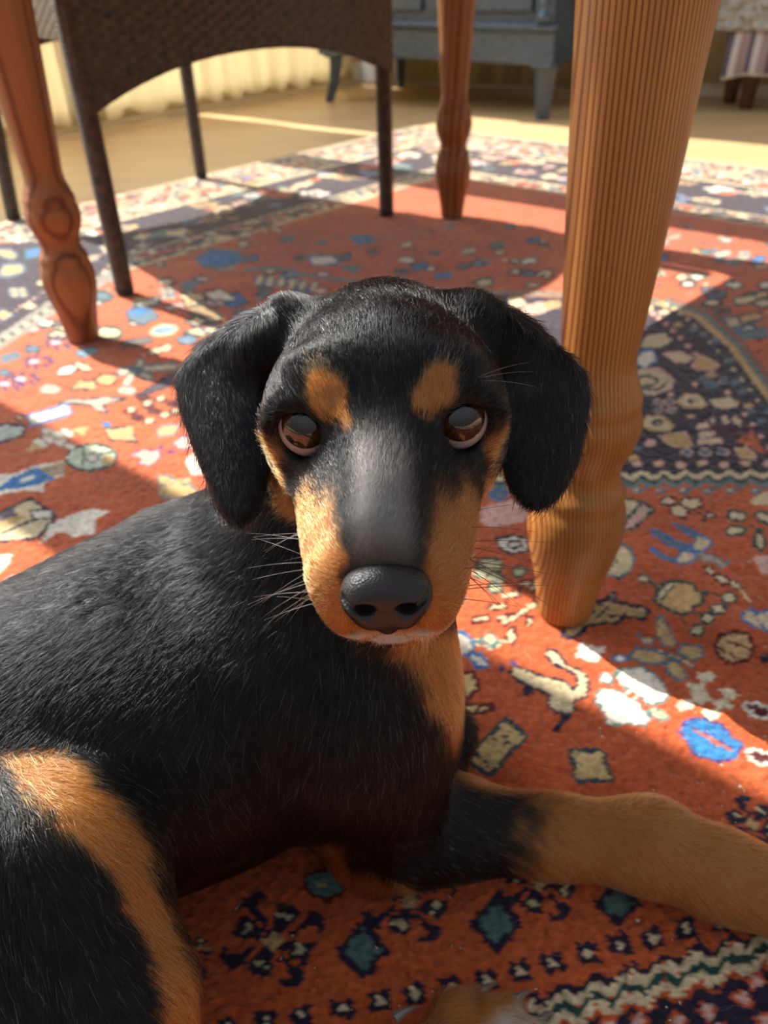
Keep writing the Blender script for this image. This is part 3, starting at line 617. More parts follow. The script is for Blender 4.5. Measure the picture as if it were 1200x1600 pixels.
# slight knot-to-knot variation of the wool
COL *= (1+0.10*kn[:, None]).clip(.6, 1.4); COL *= (0.86+0.28*vnoise(WX, WY, 0.035, 9))[:, None]
WZ = (0.0006*kn - 0.0012*np.clip(0.012-de, 0, .012)/0.012 + 0.0010*vnoise(WX, WY, 0.006, 31) - 0.0026).astype(np.float32)
na, nb = len(ra), len(rb)
ii, jj = np.meshgrid(np.arange(na-1), np.arange(nb-1), indexing='ij'); q0 = (ii*nb+jj).ravel()
FQ = np.stack([q0, q0+1, q0+nb+1, q0+nb], 1)
m, N, L, b = new_mat('wool_pile', 0.9, spec=0.15)
at = N.new('ShaderNodeAttribute'); at.attribute_name = 'wool'
v = tex_coord(N, L); n = noise(N, L, v, 900, 3); n2 = noise(N, L, v, 230, 4)
mx = N.new('ShaderNodeMixRGB'); mx.blend_type = 'MULTIPLY'; mx.inputs[0].default_value = 1
L.new(at.outputs['Color'], mx.inputs[1]); L.new(ramp(N, L, n2.outputs['Fac'], [(0.3, (0.72, 0.70, 0.70)), (0.72, (1.12, 1.12, 1.12))]), mx.inputs[2])
L.new(mx.outputs[0], b.inputs['Base Color']); bump(N, L, b, n2.outputs['Fac'], 0.6, 0.0022)
b.inputs['Sheen Weight'].default_value = 0.5; b.inputs['Sheen Roughness'].default_value = 0.45; b.inputs['Sheen Tint'].default_value = (1, .9, .85, 1)
M_WOOL = m
m, N, L, b = new_mat('cream_fringe', 0.9, lin(206, 192, 160)); M_FRINGE = m
rug = empty('rug', (*(RUG_K+RUG_A*LA/2+RUG_B*LB/2), FZ)); tag(rug, 'large orange-red and navy oriental rug with hooked motifs lying on the wooden floor', 'rug')
rug_inv = np.array(rug.location)
pile = mesh('pile', np.stack([WX, WY, WZ], 1)-rug_inv, FQ[:, ::-1], M_WOOL, rug); setattr_color(pile.data, 'wool', COL)
mbk = MB(); Mr = Matrix([[RUG_A[0], RUG_B[0], 0, RUG_K[0]-rug_inv[0]], [RUG_A[1], RUG_B[1], 0, RUG_K[1]-rug_inv[1]], [0, 0, 1, -rug_inv[2]], [0, 0, 0, 1]])
mbk.box((0, 0, FZ), (LA, LB, -0.0035), 0, Mr).build('backing', M_FRINGE, rug)
fr = MB()
for (p0, p1) in (((0, 0), (LA, 0)), ((0, 0), (0, LB)), ((LA, 0), (LA, LB)), ((0, LB), (LA, LB))):
    fr.tube([Mr @ Vector((p0[0], p0[1], -0.0045)), Mr @ Vector((p1[0], p1[1], -0.0045))], 0.0042, 6)
fr.build('bound_edge', M_FRINGE, rug, True)

# ------------------------------------------------------------------ pine table
TR = G(881, 952); TL = G(131, 528); TB = G(706, 338); TN = TR+TB-TL
table = empty('dining_table', (*((TR+TL+TB+TN)[:2]/4), 0)); tag(table, 'pine dining table whose turned legs stand on the rug around the puppy', 'table')
tz = np.array([*table.location[:2], 0])
LEGP = [(0.0, 0), (.0215, 0), (.0228, .006), (.0240, .020), (.0272, .040), (.0325, .062), (.0352, .078), (.0358, .090), (.0345, .102), (.0318, .110), (.0322, .114), (.0320, .119), (.0285, .124), (.0258, .131), (.0262, .139), (.0290, .148), (.0330, .158), (.0352, .168), (.0352, .176), (.0335, .182), (.0322, .185), (.0330, .189), (.0325, .194), (.0298, .199), (.0292, .203), (.0268, .208), (.0248, .216), (.0245, .226), (.0262, .248), (.0290, .290), (.0325, .350), (.0358, .410), (.0385, .470), (.040, .52), (.0400, .545), (.034, .552), (.041, .562), (.041, .572), (.034, .58), (.0, .585)]
zz_ = np.linspace(0, .585, 160); hs = [p[1] for p in LEGP[1:-1]]; rsx = [p[0] for p in LEGP[1:-1]]
prof = [(float(np.interp(z, hs, rsx)), float(z)) for z in zz_ if z < .58]
def leg_obj(pt, mat, rz, me=None):
    mb = MB(); mb.lathe(prof, 40); mb.box((-.042, -.042, .575), (.042, .042, .715), .003)
    o = mb.build('leg', mat, table, True); o.location = Vector(pt-tz); o.rotation_euler = (0, 0, rz); return o
ang = math.atan2((TB-TL)[1], (TB-TL)[0])
leg_obj(TR, M_PINE, math.radians(-40)); l2 = leg_obj(TL, M_PINE_RED, math.radians(70)); leg_obj(TB, M_PINE_RED, ang+1.2); leg_obj(TN, M_PINE, ang)
l2['label'] = 'reddish knotty pine leg'
u1 = (TB-TL)/np.linalg.norm(TB-TL); u2 = np.array([u1[1], -u1[0], 0]); la = np.linalg.norm(TB-TL); lb = np.linalg.norm(TR-TL)
c0 = TL-tz
Mt = Matrix([[u1[0], u2[0], 0, c0[0]], [u1[1], u2[1], 0, c0[1]], [0, 0, 1, 0], [0, 0, 0, 1]])
ap = MB(); ap.box((.04, -.012, .60), (la-.04, .012, .715), 0, Mt).box((.04, lb-.012, .60), (la-.04, lb+.012, .715), 0, Mt).box((-.012, .04, .60), (.012, lb-.04, .715), 0, Mt).box((la-.012, .04, .60), (la+.012, lb-.04, .715), 0, Mt)
ap.build('apron', M_PINE_RED, table)
OV = 0.10
MB().box((-OV, -OV, .715), (la+OV, lb+OV, .745), .006, Mt).build('tabletop', M_PINE, table)

# ------------------------------------------------------------------ wicker chairs
def weave(p0, p1, bot, top, thick, cu, cv, amp, du, dv, nrm=None):
    """woven panel between two ground points; bot(u) and top are heights; rows of strands run over and under uprights"""
    p0 = np.asarray(p0)[:2]; p1 = np.asarray(p1)[:2]; Lp = np.linalg.norm(p1-p0); t = (p1-p0)/Lp; n_ = np.array([t[1], -t[0]])
    nu = int(Lp/du)+1; hmax = max(top(u)-bot(u) for u in np.linspace(0, 1, 9)); nv = int(hmax/dv)+1
    U, T = np.meshgrid(np.linspace(0, 1, nu), np.linspace(0, 1, nv), indexing='ij')
    B0 = np.vectorize(bot)(U); B1 = np.vectorize(top)(U); Z = B0+(B1-B0)*T; S = U*Lp
    row = np.floor(Z/cv); prof_ = np.sqrt(np.clip(1-(2*(Z/cv-row)-1)**2, 0, 1))
    H = amp*(0.25+prof_*(0.5+0.5*np.cos(math.pi*(S/cu+row))))
    Vf = np.stack([p0[0]+t[0]*S+n_[0]*(thick/2+H), p0[1]+t[1]*S+n_[1]*(thick/2+H), Z], -1).reshape(-1, 3)
    H2 = amp*(0.25+prof_*(0.5-0.5*np.cos(math.pi*(S/cu+row))))
    Vb = np.stack([p0[0]+t[0]*S-n_[0]*(thick/2+H2), p0[1]+t[1]*S-n_[1]*(thick/2+H2), Z], -1).reshape(-1, 3)
    i, j = np.meshgrid(np.arange(nu-1), np.arange(nv-1), indexing='ij'); q = (i*nv+j).ravel(); n0 = nu*nv
    F = [np.stack([q, q+nv, q+nv+1, q+1], 1), np.stack([q+n0, q+1+n0, q+nv+1+n0, q+nv+n0], 1)]
    ei = np.arange(nu-1)*nv; F.append(np.stack([ei, ei+n0, ei+nv+n0, ei+nv], 1)); ei = ei+nv-1; F.append(np.stack([ei, ei+nv, ei+nv+n0, ei+n0], 1))
    ej = np.arange(nv-1); F.append(np.stack([ej, ej+1, ej+1+n0, ej+n0], 1)); ej = ej+(nu-1)*nv; F.append(np.stack([ej, ej+n0, ej+1+n0, ej+1], 1))
    return np.concatenate([Vf, Vb]), np.concatenate(F)
def wrapped_leg(base, top, r0, r1, pitch=0.006):
    n = int((top[2]-base[2])/(pitch/3)); pts = []; rad = []
    for k in range(n+1):
        t = k/n; pts.append(np.asarray(base)*(1-t)+np.asarray(top)*t); rad.append((r0*(1-t)+r1*t)*(1+.045*math.cos(2*math.pi*k/3)))
    return MB().tube(pts, rad, 12)
def wicker_chair(A, B, C, D, origin, mat, label, seat_h=.42, cell=(.016, .0075, .0016), res=.0028):
    root = empty('wicker_chair', (origin[0], origin[1], 0)); tag(root, label, 'chair')
    o3 = np.array([origin[0], origin[1], 0.0])
    cen = (A+B+C+D)/4
    for (p, splay) in ((A, .0), (B, .0), (C, .0), (D, .035)):
        top = p+(cen-p)/np.linalg.norm(cen-p)*splay; top = np.array([top[0], top[1], seat_h-.02])
        lg = wrapped_leg(np.array([p[0], p[1], .012])-o3, top-o3, .0148, .0165).build('leg', mat, root, True)
        MB().lathe([(.0135, 0), (.0145, .002), (.0145, .012), (.0135, .014)], 16).build('foot_cap', M_RUBBER, lg).location = Vector(np.array([p[0], p[1], 0.0])-o3)
    def arch(lo, hi): return lambda u: lo+(hi-lo)*max(0.0, 1-abs(2*(u-.5))**2.2)
    cu, cv, amp = cell
    out = .014
    def grow(p): d = (p-cen); d[2] = 0; return p+d/np.linalg.norm(d)*out
    Ao, Bo, Co, Do = [grow(p.copy()) for p in (A, B, C, D)]
    for (p0, p1, bt, tp) in ((Ao, Bo, arch(.258, .322), lambda u: seat_h), (Bo, Co, lambda u: .355, lambda u: .64), (Co, Do, arch(.25, .318), lambda u: 1.0+.10*(1-(2*u-1)**2)), (Do, Ao, lambda u: .355, lambda u: .64)):
        V, F = weave(p0-o3, p1-o3, bt, tp, .010, cu, cv, amp, res, res)
        mesh('woven_panel', V, F, mat, root)
    V = [Ao-o3, Bo-o3, Co-o3, Do-o3]; V = [Vector((v[0], v[1], z)) for z in (seat_h-.02, seat_h+.012) for v in V]
    MB().add([tuple(v) for v in V], [(3, 2, 1, 0), (4, 5, 6, 7), (0, 1, 5, 4), (1, 2, 6, 5), (2, 3, 7, 6), (3, 0, 4, 7)]).build('seat', mat, root)
    rim = MB()
    pts = [(*(Ao[:2]-o3[:2]), .645), (*(Do[:2]-o3[:2]), .645)]; rim.tube(pts, .014, 10); pts = [(*(Bo[:2]-o3[:2]), .645), (*(Co[:2]-o3[:2]), .645)]; rim.tube(pts, .014, 10)
    rim.tube([(*((Co*(1-u)+Do*u)[:2]-o3[:2]), 1.005+.10*(1-(2*u-1)**2)) for u in np.linspace(0, 1, 13)], .014, 10)
    rim.tube([(*(Co[:2]-o3[:2]), .64), (*(Co[:2]-o3[:2]), 1.01)], .014, 10); rim.tube([(*(Do[:2]-o3[:2]), .64), (*(Do[:2]-o3[:2]), 1.01)], .014, 10)
    rim.tube([(*(Ao[:2]-o3[:2]), .41), (*(Ao[:2]-o3[:2]), .65)], .014, 10); rim.tube([(*(Bo[:2]-o3[:2]), .41), (*(Bo[:2]-o3[:2]), .65)], .014, 10)
    rim.build('rim', mat, root, True)
    return root
cA, cB, cC, cD = G(196, 458), G(604, 336), G(315, 277), G(22, 342)
wicker_chair(cA, cB, cC, cD, ((cA+cB+cC+cD)/4)[:2], M_WICKER, 'dark brown wicker armchair with arched apron, standing on the rug behind the puppy')

# grey wicker stool with a striped cloth, far right
sA = P(1108, 158, 2.55); sA[2] = FZ
s0 = np.array([1.20, 2.95]); st = np.array([0.87, -0.493]); sn = np.array([0.493, 0.87])
stool = empty('wicker_stool', (s0[0]+.2, s0[1]+.1, FZ)); tag(stool, 'pale grey chunky wicker stool on dark wooden feet, far right behind the pine leg', 'stool')
so = np.array([*stool.location])
def sp(x, y, z=0.0): q = s0+st*x+sn*y; return np.array([q[0], q[1], z])
SQ = [sp(-.09, 0), sp(.50, 0), sp(.50, .21), sp(-.09, .21)]
for a, c in ((0, 1), (1, 2), (2, 3), (3, 0)):
    V, F = weave(SQ[a]-np.array([so[0], so[1], 0]), SQ[c]-np.array([so[0], so[1], 0]), lambda u: .222-FZ, lambda u: .42-FZ, .02, .048, .032, .014, .006, .0045)
    mesh('woven_side', V, F, M_GREYWICKER, stool)
MB().add([(*(q[:2]-so[:2]), z-FZ) for z in (.40, .425) for q in SQ], [(3, 2, 1, 0), (4, 5, 6, 7), (0, 1, 5, 4), (1, 2, 6, 5), (2, 3, 7, 6), (3, 0, 4, 7)]).build('seat', M_GREYWICKER, stool)
m, N, L, b = new_mat('dark_brown_wood', 0.4, lin(84, 44, 22)); v = tex_coord(N, L, (4, 4, 30)); n = noise(N, L, v, 6, 4)
L.new(ramp(N, L, n.outputs['Fac'], [(0.3, lin(66, 32, 14)), (0.8, lin(112, 62, 32))]), b.inputs['Base Color']); M_DARKWOOD = m
for (x, y) in ((.04, .05), (.46, .05), (.46, .17), (-.03, .17)):
    q = sp(x, y); MB().lathe([(.018, 0), (.022, .01), (.028, .12), (.03, .232)], 16).build('foot', M_DARKWOOD, stool, True).location = Vector((q[0]-so[0], q[1]-so[1], 0))
m, N, L, b = new_mat('striped_cloth', 0.85); at = N.new('ShaderNodeAttribute'); at.attribute_name = 'cloth'; L.new(at.outputs['Color'], b.inputs['Base Color']); M_STRIPE = m
nx, nz = 120, 26; V = []; Cc = []
for i in range(nx+1):
    u = i/nx
    for j in range(nz+1):
        t = j/nz; zb = .085+.10*u*u+.012*math.sin(u*9); z = .2205-(.222-zb)*t
        q = sp(-.045+.47*u, -.006-.028*math.sin(t*1.6)-.011*math.sin(u*34)*t); V.append((q[0]-so[0], q[1]-so[1], z-FZ))
        s = (u*22) % 3
        c = lin(96, 88, 104) if s < .8 else (lin(206, 192, 186) if s < 1.7 else lin(164, 138, 134))
        if t > .95: c = lin(204, 180, 150)
        Cc.append(c)
nn = len(V); V2 = V+[(x+sn[0]*.003, y+sn[1]*.003, z) for x, y, z in V]
F = []
for i in range(nx):
    for j in range(nz):
        a = i*(nz+1)+j; F.append((a, a+1, a+nz+2, a+nz+1)); F.append((a+nn, a+nz+1+nn, a+nz+2+nn, a+1+nn))
V3 = np.array(V2)+np.array([so[0], so[1], FZ])
cl = mesh('seat_cloth', V3, F, M_STRIPE); setattr_color(cl.data, 'cloth', np.array(Cc+Cc))
tag(cl, 'striped mauve and white cloth hanging below the grey wicker stool', 'cloth')

# ------------------------------------------------------------------ blue-grey cabinet
K1 = G(522, 158, FZ); K2 = G(846, 186, FZ); kd = (K2-K1)[:2]; kw = np.linalg.norm(kd); kd /= kw; kn_ = np.array([-kd[1], kd[0]])
KD = 0.45; cab = empty('cabinet', (*K1[:2], FZ), math.atan2(kd[1], kd[0])); tag(cab, 'blue-grey painted wooden cabinet on curved legs in the far corner', 'cabinet')
e = 0.03
body = MB().box((-e, -e+.02, .16), (kw+e, KD, .92), .004).build('body', M_PAINT, cab)
MB().box((-e-.01, -e-.004, .158), (kw+e+.01, -e+.02, .250), .004).build('bottom_rail', M_PAINT, cab)
MB().box((-e-.022, -e-.022, .250), (kw+e+.022, -e+.03, .272), .008).build('moulding', M_PAINT, cab)
for k in range(2):
    x0 = .05+k*(kw/2-.03); dr = MB().box((x0, -e+.005, .30), (x0+kw/2-.07, -e+.021, .86), .004).build('door', M_PAINT, cab)
    MB().box((x0+.06, -e-.001, .36), (x0+kw/2-.13, -e+.006, .80), .003).build('door_panel', M_PAINT, dr)
    MB().lathe([(.006, 0), (.013, .012), (.013, .02), (.004, .024)], 14).build('knob', M_BRASS, dr, True).location = (x0+.02+(1-k)*(kw/2-.12), -e-.0, .58)
for x in (-e+.0, kw+e-.055):
    MB().box((x-.006, -e-.012, .268), (x+.061, -e+.03, .92), .006).box((x+.008, -e-.022, .34), (x+.047, -e-.010, .86), .006).lathe([(.006, .27), (.024, .278), (.026, .29), (.015, .31), (.02, .325), (.008, .345)], 14, (x+.0275, -e-.008, 0)).build('corner_post', M_PAINT, cab)
MB().box((-e-.04, -e-.04, .92), (kw+e+.04, KD+.01, .95), .008).build('cabinet_top', M_PAINT, cab)
def sabre(x, y, dx, dy, wtop, wbot):
    pts = []; rad = []
    for k in range(15):
        t = k/14; cvx = (1-t)**2.2; pts.append((x+dx*cvx, y+dy*cvx, .165*t)); rad.append(wbot*(1-t)+wtop*t)
    return MB().tube(pts, rad, 4).box((x-wtop*.95, y-wtop*.95, .15), (x+wtop*.95, y+wtop*.95, .166), .004)
sabre(0.02, 0, -.03, -.02, .036, .019).build('leg', M_PAINT, cab); sabre(kw, 0, .006, -.008, .040, .025).build('leg', M_PAINT, cab)
sabre(0.02, KD-.04, -.02, .02, .034, .019).build('leg', M_PAINT, cab); sabre(kw, KD-.04, .02, .02, .034, .02).build('leg', M_PAINT, cab)
cpts = [G(600, 122, FZ+.004), G(640, 128, FZ+.004), G(672, 128, FZ+.004), G(684, 112, FZ+.004), G(688, 100, FZ+.004)]
cc = []
for k in range(len(cpts)-1):
    for t in np.linspace(0, 1, 6, endpoint=False): cc.append(cpts[k]*(1-t)+cpts[k+1]*t)
tag(MB().tube(cc, .0035, 8).build('power_cord', M_CABLE, None, True), 'thin black cord lying on the floor under the blue-grey cabinet', 'cord')

# ------------------------------------------------------------------ puppy: one implicit surface, meshed once
def nz(v): v = np.asarray(v, float); return v/np.linalg.norm(v)
EYE_L = P(474, 682, .281); EYE_R = P(727, 663, .281)
HE = (EYE_L+EYE_R)/2
NOSE = P(601, 930, .226)
HX = nz(EYE_R-EYE_L); HF = nz((NOSE-HE)); HX = nz(HX-HF*(HF@HX)); HU = np.cross(HX, HF)*-1.0
if HU[2] < 0: HU = -HU
HM = np.stack([HX, HU, HF], 1)                       # head axes as columns
th_ = math.radians(-2.2); HU, HF = HU*math.cos(th_)+HF*math.sin(th_), HF*math.cos(th_)-HU*math.sin(th_); HM = np.stack([HX, HU, HF], 1)
def H(x, u, f): return HE+HM @ np.array([x, u, f])
class SDF:
    def __init__(s, xs, ys, zs):
        s.ax = [xs.astype(np.float32), ys.astype(np.float32), zs.astype(np.float32)]
        s.D = np.full((len(xs), len(ys), len(zs)), 1.0, np.float32)
    def sub(s, lo, hi):
        sl = []
        for k in range(3):
            a = np.searchsorted(s.ax[k], lo[k]); b_ = np.searchsorted(s.ax[k], hi[k])
            if b_-a < 2: return None, None
            sl.append(slice(int(a), int(b_)))
        g = np.meshgrid(s.ax[0][sl[0]], s.ax[1][sl[1]], s.ax[2][sl[2]], indexing='ij', sparse=True)
        return tuple(sl), g
    def comb(s, sl, d, k, op='u'):
        c = s.D[sl]
        if op == 'u':
            if k <= 0: s.D[sl] = np.minimum(c, d)
            else:
                h = np.clip(.5+.5*(c-d)/k, 0, 1); s.D[sl] = c*(1-h)+d*h-k*h*(1-h)
        else:
            h = np.clip(.5-.5*(c+d)/max(k, 1e-5), 0, 1); s.D[sl] = c*(1-h)-d*h+k*h*(1-h)
    def cap(s, a, b_, ra_, rb_, k=.01, op='u'):
        a = np.asarray(a, np.float32); b_ = np.asarray(b_, np.float32); m_ = max(ra_, rb_)+k+.014
        sl, g = s.sub(np.minimum(a, b_)-m_, np.maximum(a, b_)+m_)
        if sl is None: return
        ba = b_-a; L2 = float(ba@ba)+1e-12
        px_, py_, pz_ = g[0]-a[0], g[1]-a[1], g[2]-a[2]
        t = np.clip((px_*ba[0]+py_*ba[1]+pz_*ba[2])/L2, 0, 1)
        d = np.sqrt((px_-t*ba[0])**2+(py_-t*ba[1])**2+(pz_-t*ba[2])**2)-(ra_+(rb_-ra_)*t)
        s.comb(sl, d, k, op)
    def ell(s, c, r_, R_=None, k=.01, op='u'):
        c = np.asarray(c, np.float32); r_ = np.asarray(r_, np.float32); m_ = float(max(r_))+k+.014
        sl, g = s.sub(c-m_, c+m_)
        if sl is None: return
        if R_ is None: R_ = np.eye(3)
        R_ = R_.astype(np.float32); p = [g[i]-c[i] for i in range(3)]
        q = [R_[0, j]*p[0]+R_[1, j]*p[1]+R_[2, j]*p[2] for j in range(3)]
        k0 = np.sqrt(sum((q[j]/r_[j])**2 for j in range(3))); k1 = np.sqrt(sum((q[j]/r_[j]**2)**2 for j in range(3)))+1e-9
        s.comb(sl, k0*(k0-1)/k1, k, op)
    def hcap(s, a, b_, ra_, rb_, k=.008, op='u'): s.cap(H(*a), H(*b_), ra_, rb_, k, op)
    def hell(s, c, r_, k=.008, op='u', R_=None): s.ell(H(*c), r_, HM if R_ is None else HM @ R_, k, op)
    def custom(s, lo, hi, fn, k, op='u'):
        sl, g = s.sub(lo, hi)
        if sl is None: return
        X_, Y_, Z_ = np.broadcast_arrays(*g); s.comb(sl, fn(X_, Y_, Z_).astype(np.float32), k, op)
def surfnets(s):
    D = s.D; neg = D < 0
    cs = sum(neg[i:D.shape[0]-1+i, j:D.shape[1]-1+j, k:D.shape[2]-1+k].astype(np.int8) for i in (0, 1) for j in (0, 1) for k in (0, 1))
    act = (cs > 0) & (cs < 8); I, J, K = np.nonzero(act); n = len(I)
    vid = np.full(act.shape, -1, np.int32); vid[I, J, K] = np.arange(n)
    acc = np.zeros((n, 3)); cnt = np.zeros(n)
    C8 = [(i, j, k) for i in (0, 1) for j in (0, 1) for k in (0, 1)]
    for a in range(8):
        for b_ in range(a+1, 8):
            if sum(abs(C8[a][q]-C8[b_][q]) for q in range(3)) != 1: continue
            da = D[I+C8[a][0], J+C8[a][1], K+C8[a][2]]; db = D[I+C8[b_][0], J+C8[b_][1], K+C8[b_][2]]
            cr = (da < 0) != (db < 0); t = np.where(cr, da/(da-db+1e-12*(da == db)), 0)
            pa = np.stack([s.ax[q][(I, J, K)[q]+C8[a][q]] for q in range(3)], 1); pb = np.stack([s.ax[q][(I, J, K)[q]+C8[b_][q]] for q in range(3)], 1)
            acc += np.where(cr[:, None], pa+(pb-pa)*t[:, None], 0); cnt += cr
    V = acc/cnt[:, None]; F = []
    for q in range(3):
        sh = [slice(1, -1)]*3; sh[q] = slice(0, -1)
        a0 = neg[tuple(sh)]; s1 = list(sh); s1[q] = slice(1, None); a1 = neg[tuple(s1)]
        ch = a0 != a1; e = np.argwhere(ch)+np.array([0 if r == q else 1 for r in range(3)])
        u, v = [(1, 2), (2, 0), (0, 1)][q]
        def cell(du, dv):
            c = e.copy(); c[:, u] -= du; c[:, v] -= dv; return vid[c[:, 0], c[:, 1], c[:, 2]]
        quad = np.stack([cell(1, 1), cell(0, 1), cell(0, 0), cell(1, 0)], 1)
        fl = ~a0[ch]; quad[fl] = quad[fl][:, ::-1]; F.append(quad)
    F = np.concatenate(F); F = F[(F >= 0).all(1)]
    return V, F
def smooth_mesh(V, F, it, lam=.5, mask=None):
    e = np.concatenate([F[:, [0, 1]], F[:, [1, 2]], F[:, [2, 3]], F[:, [3, 0]]]); n = len(V)
    cnt = np.bincount(e[:, 0], minlength=n)+np.bincount(e[:, 1], minlength=n)
    for _ in range(it):
        A = np.stack([np.bincount(e[:, 0], V[e[:, 1], q], n)+np.bincount(e[:, 1], V[e[:, 0], q], n) for q in range(3)], 1)/np.maximum(cnt, 1)[:, None]
        w = lam if mask is None else (lam*mask)[:, None]
        V = V+(A-V)*w
    return V
def normals(V, F):
    n = np.cross(V[F[:, 2]]-V[F[:, 0]], V[F[:, 3]]-V[F[:, 1]]); N_ = np.zeros_like(V)
    for q in range(4):
        for c in range(3): N_[:, c] += np.bincount(F[:, q], n[:, c], len(V))
    return N_/(np.linalg.norm(N_, axis=1, keepdims=True)+1e-12)
def gax(segs):
    out = []
    for lo, hi, h in segs: out.append(np.arange(lo, hi, h))
    return np.concatenate(out)
S = SDF(gax([(-.52, -.115, .0036), (-.115, .12, .0016), (.12, .42, .0036)]),
        gax([(-.02, .155, .0034), (.155, .345, .0016), (.345, .50, .0036)]),
        gax([(-.004, .205, .0030), (.205, .36, .0016), (.36, .42, .003)]))
# --- torso
def PW(px, py, z, dh=0): p = P(px, py, z); p[2] += dh; return p
chest = P(470, 1055, .405); mid = P(235, 1095, .405); rear = P(5, 1225, .385); rump = np.array([-.30, .25, .085])
S.cap(chest, mid, .074, .078, .03); S.cap(mid, rear, .078, .080, .03); S.cap(rear, rump, .080, .078, .03)
S.cap([chest[0]+.005, chest[1]+.030, .064], [mid[0], mid[1]+.024, .070], .058, .066, .03)
S.cap([mid[0], mid[1]+.02, .070], [rump[0], rump[1], .075], .066, .072, .03)
S.ell(P(530, 1085, .405), (.041, .045, .066), k=.03)                   # breast
S.cap(P(400, 850, .40), P(330, 900, .41), .034, .04, .03)            # withers
# --- neck
S.cap(H(0, -.018, -.062), P(500, 960, .385), .041, .056, .03)
S.cap(H(-.002, -.040, -.040), P(578, 1060, .375), .026, .028, .018)
# --- near foreleg
sh_ = P(560, 1120, .385); elb = P(600, 1262, .437); elb[2] = .040
S.cap(sh_, elb, .043, .032, .022)
S.cap(P(560, 1200, .41), P(568, 1312, .45), .034, .012, .012)        # elbow point
w0 = P(700, 1266, .440); w1 = P(860, 1300, .450); w2 = P(1010, 1344, .450); w3 = P(1110, 1392, .442); w4 = P(1230, 1438, .432); w5 = P(1340, 1455, .420)
for w_, hh in ((w0, .036), (w1, .027), (w2, .030), (w3, .026), (w4, .023), (w5, .019)): w_[2] = hh
S.cap(elb, w0, .031, .0265, .02); S.cap(w0, w1, .0265, .0205, .012); S.cap(w1, w2, .0205, .0235, .012); S.cap(w2, w3, .0235, .0215, .012); S.cap(w3, w4, .0225, .0215, .010)
pd_ = nz(w5-w4); pn = nz(np.cross([0, 0, 1], pd_))
toes_front = []
for q, (o, l) in enumerate(((-.017, .030), (-.006, .042), (.006, .042), (.017, .030))):
    a = w4+pd_*.008+pn*o*.8; b_ = w4+pd_*(.008+l)+pn*o*1.25; c_ = b_+pd_*.012; b_[2] = .019; c_[2] = .0115
    S.cap(a, b_, .0125, .0108, .005); S.cap(b_, c_, .0108, .0085, .003); toes_front.append((c_, pd_))
# --- far foreleg folded beneath the breast
S.cap(P(600, 1110, .43), np.array([.000, .375, .035]), .038, .026, .02); S.cap([.0, .375, .030], [.035, .345, .022], .024, .018, .012); S.cap([.035, .345, .022], [.03, .315, .016], .017, .014, .01)
# --- near hind leg: thigh, knee, shank, hock, foot
knee = P(86, 1332, .312); hip = np.array([-.255, .225, .125])
S.cap(hip, knee, .070, .030, .018)
S.cap(P(20, 1500, .318), P(60, 1370, .318), .056, .042, .02)
S.cap(P(-20, 1650, .33), P(90, 1560, .312), .05, .040, .02)
sh0 = P(114, 1415, .310); hock = np.array([-.088, .082, .040])
S.cap(knee, sh0, .030, .031, .014); S.cap(sh0, P(178, 1560, .302), .030, .027, .015); S.cap(P(178, 1560, .302), hock, .028, .016, .012)
S.cap([-.10, .075, .030], [-.045, .105, .022], .0165, .0165, .01); S.cap([-.045, .105, .022], [.015, .150, .024], .0165, .019, .01)
hp = np.array([.015, .150, .023]); hd = nz([.052, .046, 0]); hn_ = np.array([-hd[1], hd[0], 0]); toes_hind = []
ptip = G(792, 1600, .028)
hp = ptip - hd*.030; hp[2] = .022
S.cap([-.045, .105, .022], hp, .0165, .0190, .01)
for o, l in ((-.018, .014), (-.006, .026), (.006, .026), (.018, .016)):
    a = hp+hn_*o*.8; b_ = hp+hd*l+hn_*o*1.15; c_ = b_+hd*.013; b_[2] = .020; c_[2] = .0125
    S.cap(a, b_, .0125, .0118, .005); S.cap(b_, c_, .0118, .0088, .003); toes_hind.append((c_, hd))
# tail, out of view behind the rump
tp = [np.array([-.37, .25, .09]), np.array([-.42, .27, .05]), np.array([-.44, .31, .02]), np.array([-.42, .37, .014])]
for a, b_, r0, r1 in zip(tp[:-1], tp[1:], (.020, .015, .011), (.015, .011, .007)): S.cap(a, b_, r0, r1, .012)
# far hind leg tucked under the belly, only its toes show nothing
S.cap([-.30, .30, .07], [-.20, .36, .06], .055, .03, .02); S.cap([-.20, .36, .05], [-.25, .40, .022], .024, .014, .01)
# --- head
ec_ = [H(-.0258, .0024, -.0024), H(.0250, .0026, -.0024)]; LIDM = []
for sgn in (-1, 1):
    fz = nz(HF*.88+HX*sgn*.26+HU*.10); fx = nz(HX-fz*(HX@fz)); fy = np.cross(fz, fx)
    if fy@HU < 0: fy = -fy
    LIDM.append(np.stack([fx, fy, fz], 1))
S.hell((0, -.004, -.034), (.0395, .0325, .043), .012)
S.hell((0, .002, -.016), (.0345, .023, .026), .022)
S.hell((0, -.010, -.02), (.0375, .026, .030), .014)
for sgn in (-1, 1):
    S.hell((sgn*.0205, .0185, -.007), (.012, .008, .009), .012)       # brow
    S.hell((sgn*.030, -.018, -.020), (.0135, .022, .024), .014)       # cheek
    S.hcap((sgn*.014, -.020, .004), (sgn*.0115, -.0185, .050), .0205, .0150, .010)   # upper lip
    S.hell((sgn*.0100, -.0285, .0545), (.0128, .0135, .0115), .006)
S.hcap((0, -.003, -.004), (0, -.0055, .050), .0195, .0150, .012)     # bridge
S.hcap((0, -.034, -.02), (0, -.0345, .046), .018, .0090, .007)       # jaw
S.hell((0, -.0475, .0475), (.0135, .0065, .010), .004)
S.hcap((0, -.020, .064), (0, -.034, .0665), .0016, .0012, .003, 'd')  # philtrum
